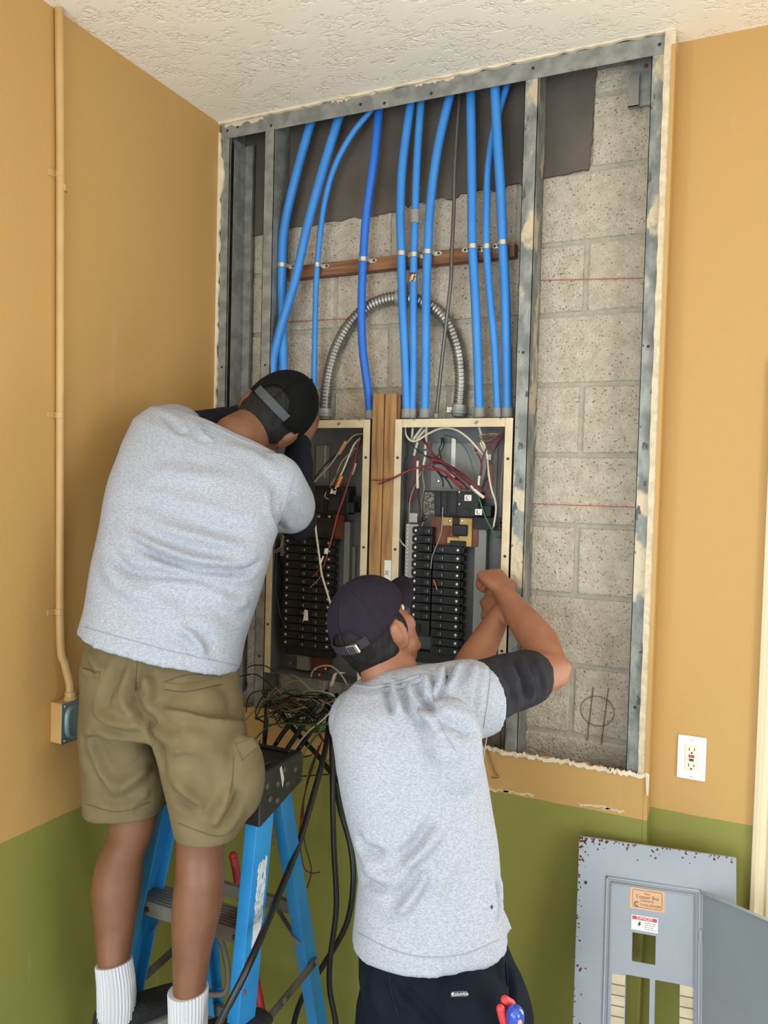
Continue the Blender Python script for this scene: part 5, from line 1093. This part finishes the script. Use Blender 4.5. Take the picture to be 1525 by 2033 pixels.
# ---------------------------------------------------------------- person on the ladder
m1 = thing('person', 'man in khaki shorts and black cap standing on the ladder, reaching into the panel', 'person', (.43, -.70, .566))
T1 = [(165, 1252, 474, 1330, -.688, .150), (176, 1210, 486, 1275, -.678, .142), (194, 1120, 512, 1185, -.65, .130), (213, 1040, 536, 1105, -.62, .132), (230, 950, 552, 1040, -.585, .136), (249, 880, 570, 985, -.545, .134),
      (270, 830, 580, 945, -.51, .120), (306, 806, 566, 915, -.48, .100), (356, 811, 545, 894, -.455, .080), (404, 838, 534, 889, -.437, .066)]
Rsh, Rel, Rwr = P(548, 968, -.47), P(592, 1035, -.27), P(592, 885, -.13)
Lsh, Lel, Lwr = P(318, 862, -.46), P(462, 842, -.20), P(530, 815, -.17)
FW1 = (FWD - UPC * .12).normalized(); roll = math.radians(46); xh = (RIGHT * math.cos(roll) - UPC * math.sin(roll)); zh = RIGHT * math.sin(roll) + UPC * math.cos(roll)
zh = (zh - FW1 * zh.dot(FW1)).normalized(); xh = FW1.cross(zh); h1_ = Head(P(533, 832, -.34), xh, FW1, zh, 1.02)
LL = [(190, 1500, 310, 1510, -.72, .075), (205, 1570, 315, 1570, -.725, .068), (218, 1620, 312, 1620, -.725, .058), (214, 1660, 305, 1655, -.725, .056), (192, 1707, 285, 1705, -.735, .058), (182, 1766, 279, 1764, -.742, .060), (189, 1845, 265, 1843, -.752, .050), (197, 1916, 254, 1914, -.768, .041), (203, 1985, 258, 1985, -.775, .04), (203, 2020, 258, 2020, -.775, .038)]
RL = [(345, 1520, 480, 1540, -.735, .075), (350, 1590, 470, 1590, -.735, .07), (352, 1650, 450, 1650, -.735, .06), (351, 1690, 444, 1690, -.738, .058), (349, 1740, 445, 1738, -.745, .062), (343, 1790, 443, 1788, -.75, .062), (341, 1835, 433, 1833, -.757, .056), (343, 1890, 420, 1888, -.766, .047), (344, 1950, 409, 1949, -.774, .041), (346, 2020, 404, 2020, -.778, .04), (346, 2075, 404, 2075, -.778, .038)]
PEL = [(195, 1225, 466, 1285, -.675, .095), (190, 1330, 460, 1370, -.695, .105), (195, 1400, 455, 1420, -.71, .10)]
mb = MB(); limb(mb, T1, sc=.88, add=-.012, flatv=True); limb(mb, PEL, sc=.96, add=-.006); limb(mb, LL, e=2); limb(mb, RL, e=2); h1_.skin(mb)
mb.chain([P(470, 872, -.445), P(505, 848, -.39), h1_.w(0, -.012, -.03)], [.066, .058, .058], 20)
mb.chain([P(520, 955, -.44), P(570, 1003, -.35), Rel, Rwr], [.055, .05, .043, .029]); mb.chain([P(375, 890, -.44), P(350, 862, -.38), Lel, Lwr], [.055, .05, .043, .029])
hand(mb, Rwr, (0.1, .35, .95), (.6, -.7, .2), -1, (.5, .8, .5)); hand(mb, Lwr, (.15, .9, -.2), (-.2, -.2, .9), 1, (.5, .7, .4))
for o_ in ((217, 2010, -.745, .3, .93), (374, 2062, -.748, .3, .95)): pass
put(fused(mb, .0055, 4), 'body', SKIN, m1)
h1_.eyes(m1); h1_.hair(m1, .008)
cap1, st1 = h1_.cap(CAPB, m1, M('faded_strap', (66, 68, 72), .8), True, 99, .102)
# long dark undersleeves, short-sleeved shirt
mb = MB(); mb.chain([P(568, 1003, -.35), Rel, Rwr], [.062, .053, .038], 20); me = fused(mb, .006, 4); ripple(me, .003, 60, 3); put(me, 'undersleeve', NAVY, m1, 'navy long undersleeve, raised arm on the right')
mb = MB(); mb.chain([P(350, 862, -.38), Lel, Lwr], [.062, .053, .038], 20); me = fused(mb, .006, 4); ripple(me, .003, 60, 4); put(me, 'undersleeve', NAVY, m1, 'navy long undersleeve behind the neck')
mb = MB(); limb(mb, T1, n=48, e=2.35, add=.004, flatv=True)
mb.chain([P(480, 965, -.49), P(535, 962, -.465), P(566, 1002, -.36)], [.085, .088, .080], 22); mb.chain([P(400, 905, -.48), P(322, 864, -.455), P(352, 858, -.38)], [.075, .080, .078], 22)
me = fused(mb, .007, 6); bv = bvh_of(me); ripple(me, .006, 16, 1)
fold(me, bv, [([(255, 1068), (300, 1096), (365, 1122), (428, 1133), (490, 1134), (520, 1114)], .008, -.011), ([(240, 1050), (300, 1080), (370, 1106), (440, 1116), (505, 1108)], .014, .008), ([(216, 1080), (250, 1126), (306, 1140), (393, 1146), (450, 1170)], .010, -.007), ([(200, 1100), (240, 1160), (320, 1180)], .016, .006),
     ([(290, 930), (380, 945), (463, 955)], .02, .004), ([(285, 1040), (400, 1070), (500, 1095)], .014, .006), ([(240, 990), (330, 1010), (450, 1050), (540, 1060)], .016, -.004), ([(350, 1245), (386, 1268), (409, 1308)], .010, .008), ([(300, 1225), (400, 1240), (470, 1260)], .02, .004), ([(420, 1180), (470, 1200), (500, 1190)], .014, .005),
     ([(556, 1046), (545, 1010), (550, 975)], .010, -.008), ([(585, 1060), (565, 1020), (570, 985)], .012, .004), ([(230, 1170), (300, 1200), (360, 1205)], .016, .004), ([(395, 838), (400, 862), (420, 875)], .008, .005), ([(330, 820), (352, 850), (372, 858)], .01, -.004), ([(440, 880), (510, 905), (560, 945)], .016, .003)])
bv = bvh_of(me); s1_ = put(me, 'shirt', HEATH, m1, 'heather grey short-sleeved shirt')
seam(bv, [(168, 1245), (250, 1268), (350, 1295), (472, 1321)], .0011, 'hem_stitch', HEATHS, s1_)
seam(bv, [(585, 940), (572, 985), (556, 1040)], .0011, 'sleeve_seam', HEATHS, s1_)
seam(bv, [(402, 843), (430, 853), (480, 876), (532, 895)], .0042, 'collar', HEATHS, s1_, .001); seam(bv, [(398, 852), (428, 862), (478, 886), (530, 905)], .0009, 'collar_stitch', HEATHS, s1_)
# khaki shorts
mb = MB(); limb(mb, [(196, 1215, 470, 1278, -.675, .105), (180, 1262, 472, 1326, -.685, .116), (165, 1335, 483, 1380, -.70, .134), (162, 1400, 488, 1428, -.71, .140), (164, 1455, 492, 1480, -.72, .128)], n=44, e=2.3)
limb(mb, [(166, 1400, 300, 1420, -.71, .12), (163, 1460, 322, 1480, -.718, .108), (166, 1530, 336, 1540, -.722, .098), (168, 1575, 334, 1578, -.725, .092), (169, 1608, 324, 1604, -.727, .090)], n=36, e=2.4)
limb(mb, [(320, 1400, 490, 1430, -.715, .12), (310, 1450, 495, 1485, -.728, .112), (324, 1530, 502, 1548, -.738, .104), (337, 1590, 503, 1594, -.742, .098), (350, 1648, 476, 1650, -.745, .092)], n=36, e=2.4)
mb.ell(P(240, 1372, -.735), (.08, .085, .09)); mb.ell(P(382, 1412, -.735), (.085, .08, .085)); mb.ell(P(489, 1540, -.73), (.028, .05, .09))
me = fused(mb, .0065, 5); bv = bvh_of(me); ripple(me, .005, 18, 5)
fold(me, bv, [([(272, 1310), (268, 1350), (262, 1385), (282, 1418), (305, 1440), (322, 1490), (330, 1540)], .010, -.012), ([(180, 1410), (215, 1432), (250, 1442), (292, 1432)], .010, .008), ([(185, 1426), (220, 1447), (262, 1450)], .009, -.006), ([(172, 1450), (195, 1520), (228, 1566)], .010, .008), ([(230, 1567), (262, 1548), (300, 1518)], .012, .006),
     ([(250, 1300), (230, 1345), (210, 1385), (212, 1410)], .012, -.006), ([(285, 1340), (296, 1372), (290, 1400)], .010, .007), ([(302, 1438), (330, 1460), (352, 1485)], .010, .008), ([(336, 1495), (368, 1488), (392, 1492)], .009, .006), ([(340, 1540), (378, 1578), (412, 1622)], .010, .007), ([(336, 1575), (376, 1596), (424, 1616)], .009, -.006),
     ([(462, 1556), (440, 1600), (418, 1640)], .012, .009), ([(470, 1580), (455, 1618), (432, 1650)], .009, -.006), ([(330, 1438), (380, 1440), (440, 1430)], .014, -.004), ([(252, 1600), (272, 1588), (300, 1570)], .01, .005), ([(175, 1290), (190, 1320), (200, 1340)], .008, .006), ([(345, 1440), (420, 1500), (470, 1520)], .016, .004), ([(190, 1580), (240, 1590), (310, 1575)], .012, -.004)])
bv = bvh_of(me); sh = put(me, 'shorts', KHAKI, m1, 'khaki cargo shorts')
for pts in ([(170, 1596), (235, 1612), (300, 1592)], [(354, 1634), (400, 1652), (436, 1660), (466, 1648)], [(275, 1295), (270, 1340), (268, 1372)], [(464, 1500), (460, 1560), (448, 1606)], [(478, 1350), (482, 1400), (484, 1440)]): seam(bv, pts, .0010, 'stitch', KHAKID, sh)
band(bv, [(326, 1356), (370, 1360), (440, 1346)], [(328, 1368), (370, 1373), (440, 1358)], .0022, .002, 'pocket_welt', KHAKI, sh); seam(bv, [(326, 1354), (375, 1340), (440, 1344)], .0014, 'pocket_edge', KHAKID, sh); seam(bv, [(326, 1369), (370, 1374), (441, 1359)], .0009, 'stitch', KHAKID, sh)
band(bv, [(166, 1328), (182, 1334), (198, 1336)], [(165, 1338), (182, 1345), (197, 1348)], .0022, .002, 'pocket_welt', KHAKI, sh); seam(bv, [(165, 1326), (182, 1331), (199, 1334)], .0012, 'pocket_edge', KHAKID, sh)
band(bv, [(264, 1281), (274, 1283)], [(265, 1306), (275, 1308)], .003, .002, 'belt_loop', KHAKI, sh, 3, 3)
fp = [P(463, 1477, -.825), P(502, 1464, -.79), P(514, 1480, -.772), P(480, 1514, -.815)]; nn = (fp[1] - fp[0]).cross(fp[3] - fp[0]).normalized(); nn = nn if nn.dot(FWD) < 0 else -nn
mb = MB(); mb.add(fp + [p - nn * .006 for p in fp], [(0, 1, 2, 3), (7, 6, 5, 4)] + [(i, (i + 1) % 4, 4 + (i + 1) % 4, 4 + i) for i in range(4)]); fl_ = mb.build('pocket_flap', KHAKI, sh, bevel=.002)
MB().tube([p.lerp(sum(fp, Vector()) / 4, .12) + nn * .0006 for p in fp + fp[:1]], .0009, 6).build('stitch', KHAKID, fl_)
# socks and shoes
for nm, r, sh_ in (('sock', [(196, 1914, 256, 1906, -.769, .043), (199, 1950, 262, 1946, -.773, .044), (200, 1985, 264, 1980, -.776, .046), (199, 2022, 262, 2016, -.774, .05)], (230, 2010, -.775)), ('sock', [(339, 1966, 408, 1962, -.775, .045), (340, 2000, 407, 1998, -.777, .045), (341, 2050, 406, 2048, -.778, .047), (341, 2085, 406, 2083, -.776, .05)], (374, 2072, -.778))):
    mb = MB(); limb(mb, r, n=72, e=2, rib=.04, add=.004); mb.build(nm, SOCK, m1, True, angle=80); a = P(*sh_); shoe(a + Vector((.006, .012, 0)), (.34, .94), .5735, m1)

# ---------------------------------------------------------------- person standing on the floor
m2_ = thing('person', 'man in grey shirt, dark pants and faded navy cap standing at the right panel', 'person', (1.0, -.63, 0))
T2 = [(703, 1862, 1003, 1858, -.625, .142), (710, 1805, 992, 1796, -.625, .136), (717, 1740, 988, 1738, -.62, .126), (708, 1680, 979, 1660, -.615, .126), (690, 1600, 966, 1572, -.61, .128), (669, 1520, 952, 1490, -.60, .132),
      (661, 1452, 940, 1425, -.582, .130), (668, 1404, 920, 1372, -.565, .116), (689, 1368, 878, 1336, -.55, .09), (708, 1351, 832, 1332, -.54, .068)]
Rs, Re, Rw = P(885, 1395, -.545), P(1096, 1331, -.285), P(1003, 1182, -.10)
Ls, Le, Lw = P(722, 1420, -.51), P(905, 1372, -.31), P(992, 1222, -.115)
a_, b_ = math.radians(30), math.radians(31)
hx = RIGHT * math.cos(a_) - FWD * math.sin(a_); fl0 = RIGHT * math.sin(a_) + FWD * math.cos(a_)
hf = fl0 * math.cos(b_) + UPC * math.sin(b_); hz = UPC * math.cos(b_) - fl0 * math.sin(b_)
r_ = math.radians(17); hx, hz = hx * math.cos(r_) + hz * math.sin(r_), hz * math.cos(r_) - hx * math.sin(r_)
h2_ = Head(P(748, 1264, -.50), hx, hf, hz, .98)
mb = MB(); limb(mb, [(740, 1862, 965, 1858, -.625, .09)] + T2[1:], sc=.88, add=-.012, flatv=True); h2_.skin(mb)
mb.chain([P(768, 1372, -.53), P(764, 1330, -.52), h2_.w(0, -.01, -.035)], [.054, .057, .06], 20); mb.ell(P(790, 1325, -.50), (.045, .045, .04))
LEG = [((1.008, -.63, .84), (.985, -.62, .5), (.97, -.64, .1)), ((1.14, -.64, .84), (1.15, -.63, .5), (1.16, -.65, .1))]
for lg in LEG: mb.chain(lg, [.085, .055, .038], 18)
mb.ell((1.05, -.635, .88), (.14, .10, .1))
mb.chain([P(800, 1400, -.56), Rs, Re], [.075, .062, .046], 18); mb.chain([Re, P(1072, 1275, -.22), P(1042, 1236, -.165), Rw], [.042, .047, .042, .0285], 20)
mb.ell(P(1118, 1325, -.285), (.022, .022, .022))
mb.chain([P(780, 1410, -.55), Ls, Le], [.07, .06, .046], 18); mb.chain([Le, P(945, 1305, -.22), Lw], [.045, .045, .029], 20)
hand(mb, Rw + Vector((0, .004, .006)), P(966, 1136, -.04) - Rw, -FWD * .8 + UPC * .35 + RIGHT * .3, 1, (1.25, 1.35, .8), 1.04, .0)
hand(mb, Lw, P(968, 1168, -.03) - Lw, -FWD * .5 - RIGHT * .4 + UPC * .3, -1, (.9, 1.0, .6), .97, .02)
put(fused(mb, .005, 4), 'body', SKIN2, m2_)
h2_.eyes(m2_); h2_.hair(m2_, .012)
cap2, st2 = h2_.cap(CAPP, m2_, M('cap_strap_cloth', (38, 34, 42), .85), True, 91, .095)
mb = MB(); rot = h2_.R; mb.cbox(h2_.w(.022, -.107, .046), (.03, .006, .022), rot); bk = mb.build('buckle', STEEL, st2, bevel=.0015)
for k in range(3): MB().cbox(h2_.w(.014 + .007 * k, -.1112, .046), (.0022, .002, .019), rot).build('buckle_slot', MATS['dark_screw'], bk)
mb = MB(); pts = [h2_.w(x, .006 + math.sqrt(max(0, 1 - (x / .0885) ** 2 - ((z - .046) / .104) ** 2)) * .115, z) for x, z in ((-.03, .075), (-.012, .082), (.006, .086), (.026, .088))]
mb.loft([[p + h2_.z * .004 * w_, p - h2_.z * .004 * w_, p - h2_.z * .004 * w_ + h2_.y * .003, p + h2_.z * .004 * w_ + h2_.y * .003] for p, w_ in zip(pts, (.3, 1, 1.3, .8))]); mb.build('front_patch', M('cap_white_stitch', (220, 216, 214), .7), cap2)
# dark undersleeve, shirt
mb = MB(); mb.chain([P(870, 1398, -.55), P(960, 1374, -.455), P(1048, 1344, -.345)], [.074, .074, .064], 26); me = fused(mb, .006, 4); bv = bvh_of(me); ripple(me, .003, 50, 6)
fold(me, bv, [([(1018, 1304), (1040, 1350), (1046, 1394)], .006, -.006), ([(1030, 1300), (1052, 1348), (1058, 1390)], .006, .005), ([(1004, 1306), (1022, 1350), (1030, 1405)], .008, .004), ([(1060, 1300), (1080, 1340), (1084, 1380)], .007, .003)])
put(me, 'undersleeve', CHAR, m2_, 'charcoal undersleeve pushed up above the elbow')
mb = MB(); mb.chain([P(800, 1410, -.55), Ls, P(820, 1400, -.41)], [.08, .07, .062], 20); put(fused(mb, .006, 4), 'undersleeve', CHAR, m2_)
mb = MB(); limb(mb, T2, n=48, e=2.35, add=.004, flatv=True)
c1, u1 = P(975, 1380, -.435), None
mb.chain([P(790, 1415, -.56), P(860, 1400, -.555)], [.10, .096], 22)
axs = (P(1048, 1344, -.345) - P(880, 1395, -.55)).normalized(); up_ = (UPC - axs * axs.dot(UPC)).normalized(); sd = axs.cross(up_)
rg = []
for t, r1, r2 in ((0, .094, .085), (.35, .092, .086), (.7, .089, .085), (1.0, .0865, .083)):
    c = P(862, 1400, -.555).lerp(P(958, 1384, -.455), t); rg.append([c + up_ * r1 * math.cos(a) + sd * r2 * math.sin(a) for a in [6.2832 * k / 32 for k in range(32)]])
mb.loft(rg)
mb.chain([P(760, 1420, -.56), P(712, 1428, -.535), P(745, 1425, -.47)], [.09, .076, .074], 20)
mb.ell(P(765, 1500, -.66), (.09, .06, .11)); mb.ell(P(890, 1490, -.65), (.07, .06, .11))
fp = [P(978, 1760, -.60), P(1020, 1850, -.58), P(988, 1842, -.60), P(960, 1830, -.62)]
mb.add(fp + [p + FWD * .05 for p in fp], [(0, 1, 2, 3), (7, 6, 5, 4)] + [(i, (i + 1) % 4, 4 + (i + 1) % 4, 4 + i) for i in range(4)])
me = fused(mb, .0065, 5); bv = bvh_of(me); ripple(me, .005, 16, 2)
fold(me, bv, [([(780, 1345), (784, 1378), (796, 1425)], .009, .008), ([(770, 1345), (772, 1380), (782, 1420)], .007, -.006), ([(812, 1345), (820, 1380), (842, 1415), (875, 1450)], .009, .008), ([(822, 1345), (834, 1380), (862, 1415)], .007, -.006), ([(880, 1320), (874, 1350), (852, 1395)], .009, .008), ([(893, 1318), (888, 1350), (870, 1390)], .006, -.006),
     ([(916, 1315), (900, 1345), (885, 1372)], .008, .007), ([(945, 1316), (938, 1350), (928, 1400)], .009, .005), ([(845, 1330), (848, 1362), (838, 1395)], .008, .006), ([(858, 1330), (862, 1360), (855, 1385)], .006, -.005), ([(962, 1318), (956, 1360), (948, 1410)], .008, .004),
     ([(944, 1458), (900, 1440), (860, 1430)], .012, -.008), ([(930, 1480), (895, 1500), (850, 1490)], .016, .004),
     ([(877, 1629), (834, 1691), (796, 1718)], .012, .008), ([(868, 1622), (824, 1680), (788, 1706)], .010, -.007), ([(853, 1722), (816, 1777), (785, 1817)], .012, .008), ([(842, 1716), (806, 1768), (776, 1806)], .010, -.006), ([(711, 1654), (729, 1685), (766, 1697)], .010, -.007), ([(716, 1742), (742, 1756), (776, 1766)], .010, -.006), ([(893, 1697), (877, 1746), (866, 1780)], .012, .005), ([(718, 1700), (760, 1740), (830, 1735)], .016, .005),
     ([(985, 1742), (990, 1790), (988, 1836)], .009, -.008), ([(718, 1800), (780, 1845), (860, 1860)], .02, -.003)])
bv = bvh_of(me); sh2 = put(me, 'shirt', HEATH, m2_, 'heather grey short-sleeved shirt with a torn flap at the hip')
seam(bv, [(712, 1852), (770, 1882), (840, 1900), (920, 1894), (990, 1866)], .0011, 'hem_stitch', HEATHS, sh2); seam(bv, [(858, 1340), (862, 1400), (880, 1450), (905, 1490)], .0011, 'sleeve_seam', HEATHS, sh2)
seam(bv, [(975, 1316), (970, 1380), (960, 1445)], .0010, 'hem_stitch', HEATHS, sh2); MB().ell(onto(bv, 976, 1801)[0] if onto(bv, 976, 1801)[0] is not None else P(976, 1801, -.68), (.003, .002, .004)).build('tear', MATS['dark_screw'], sh2)
seam(bv, [(706, 1362), (740, 1366), (790, 1356), (834, 1342)], .0042, 'collar', HEATHS, sh2, .001); seam(bv, [(700, 1374), (740, 1380), (795, 1368), (838, 1354)], .0009, 'collar_stitch', HEATHS, sh2)
# trousers, shoes
mb = MB(); limb(mb, [(724, 1812, 978, 1800, -.625, .105), (714, 1866, 996, 1860, -.63, .115), (713, 1940, 1034, 1935, -.635, .134), (724, 2010, 1054, 2005, -.64, .142), (736, 2080, 1060, 2070, -.64, .135), (765, 2150, 1040, 2140, -.64, .115)], n=44, e=2.4)
for i, lg in enumerate(LEG): mb.chain([(lg[0][0], -.64, .76), (lg[1][0], -.635, .5), (lg[2][0], -.64, .08)], [.10, .088, .075], 24)
mb.ell(P(800, 2000, -.71), (.085, .075, .085)); mb.ell(P(930, 2000, -.71), (.085, .075, .085))
me = fused(mb, .0065, 5); bv = bvh_of(me); ripple(me, .005, 18, 8)
fold(me, bv, [([(778, 1945), (786, 1962), (802, 1985), (850, 2020)], .009, .007), ([(790, 1955), (830, 2000), (872, 2030)], .010, -.007), ([(1008, 1905), (1012, 1950), (1014, 2000)], .008, -.010), ([(735, 1930), (745, 1980), (760, 2025)], .012, .004)])
bv = bvh_of(me); tr_ = put(me, 'trousers', PANT, m2_, 'dark navy trousers')
seam(bv, [(1004, 1900), (1008, 1950), (1008, 2010)], .0012, 'pocket_edge', PANTS_, tr_); seam(bv, [(772, 1905), (776, 1960), (792, 2020)], .0010, 'stitch', PANTS_, tr_)
lb = band(bv, [(896, 1969), (912, 1968), (928, 1968)], [(896, 1980), (912, 1979), (928, 1979)], .0016, .001, 'woven_label', M('label_grey', (74, 70, 78), .8), tr_, 6, 2)
h, n = onto(bv, 914, 1974); xx = (RIGHT - n * RIGHT.dot(n)).normalized()
text_mesh('lettering', 'Columbia', .0085, M('label_white', (206, 204, 208), .7), lb, h + n * .0022, xx, n.cross(xx)); h, n = onto(bv, 900, 1974); MB().cbox(h + n * .0022, (.004, .0006, .004), Matrix.Rotation(.78, 3, n)).build('emblem', MATS['label_white'], lb)
for lg in LEG: shoe((lg[2][0], lg[2][1] - .01, 0), (.15, 1), .0, m2_, 1.05)
# tools in his back pocket
RT = M('red_grip', (196, 52, 56), .5); pl_ = thing('pliers', 'red-handled pliers in the back pocket of the standing man', 'pliers', P(1000, 2040, -.76))
MB().chain([P(1003, 1986, -.775), P(1014, 1993, -.765), P(1020, 2008, -.755), P(1016, 2040, -.745)], [.0085, .009, .0085, .008], 14).build('handle', RT, pl_, True)
MB().chain([P(994, 2003, -.79), P(999, 2020, -.785), P(1006, 2045, -.77), P(1012, 2070, -.75)], [.008, .009, .0085, .008], 14).build('handle', RT, pl_, True)
MB().chain([P(1010, 2068, -.745), P(1011, 2090, -.735), P(1011, 2130, -.725)], [.012, .011, .005], 12).build('jaws', STEEL, pl_, True)
sd_ = thing('screwdriver', 'screwdriver with a blue ball-ended handle in the back pocket of the standing man', 'screwdriver', P(1022, 2060, -.77)); BH = M('blue_handle', (34, 70, 168), .2, coat=.5)
MB().chain([P(1023, 2014, -.785), P(1023, 2035, -.78), P(1022, 2075, -.765)], [.0165, .0155, .0125], 22).build('handle', BH, sd_, True); MB().cyl(P(1022, 2075, -.765), P(1020, 2180, -.73), .003, 10).build('shaft', STEEL, sd_, True)
MB().ell(P(1032, 2030, -.797), (.004, .004, .005)).build('end_inlay', M('orange_inlay', (220, 150, 110), .4), sd_, True)
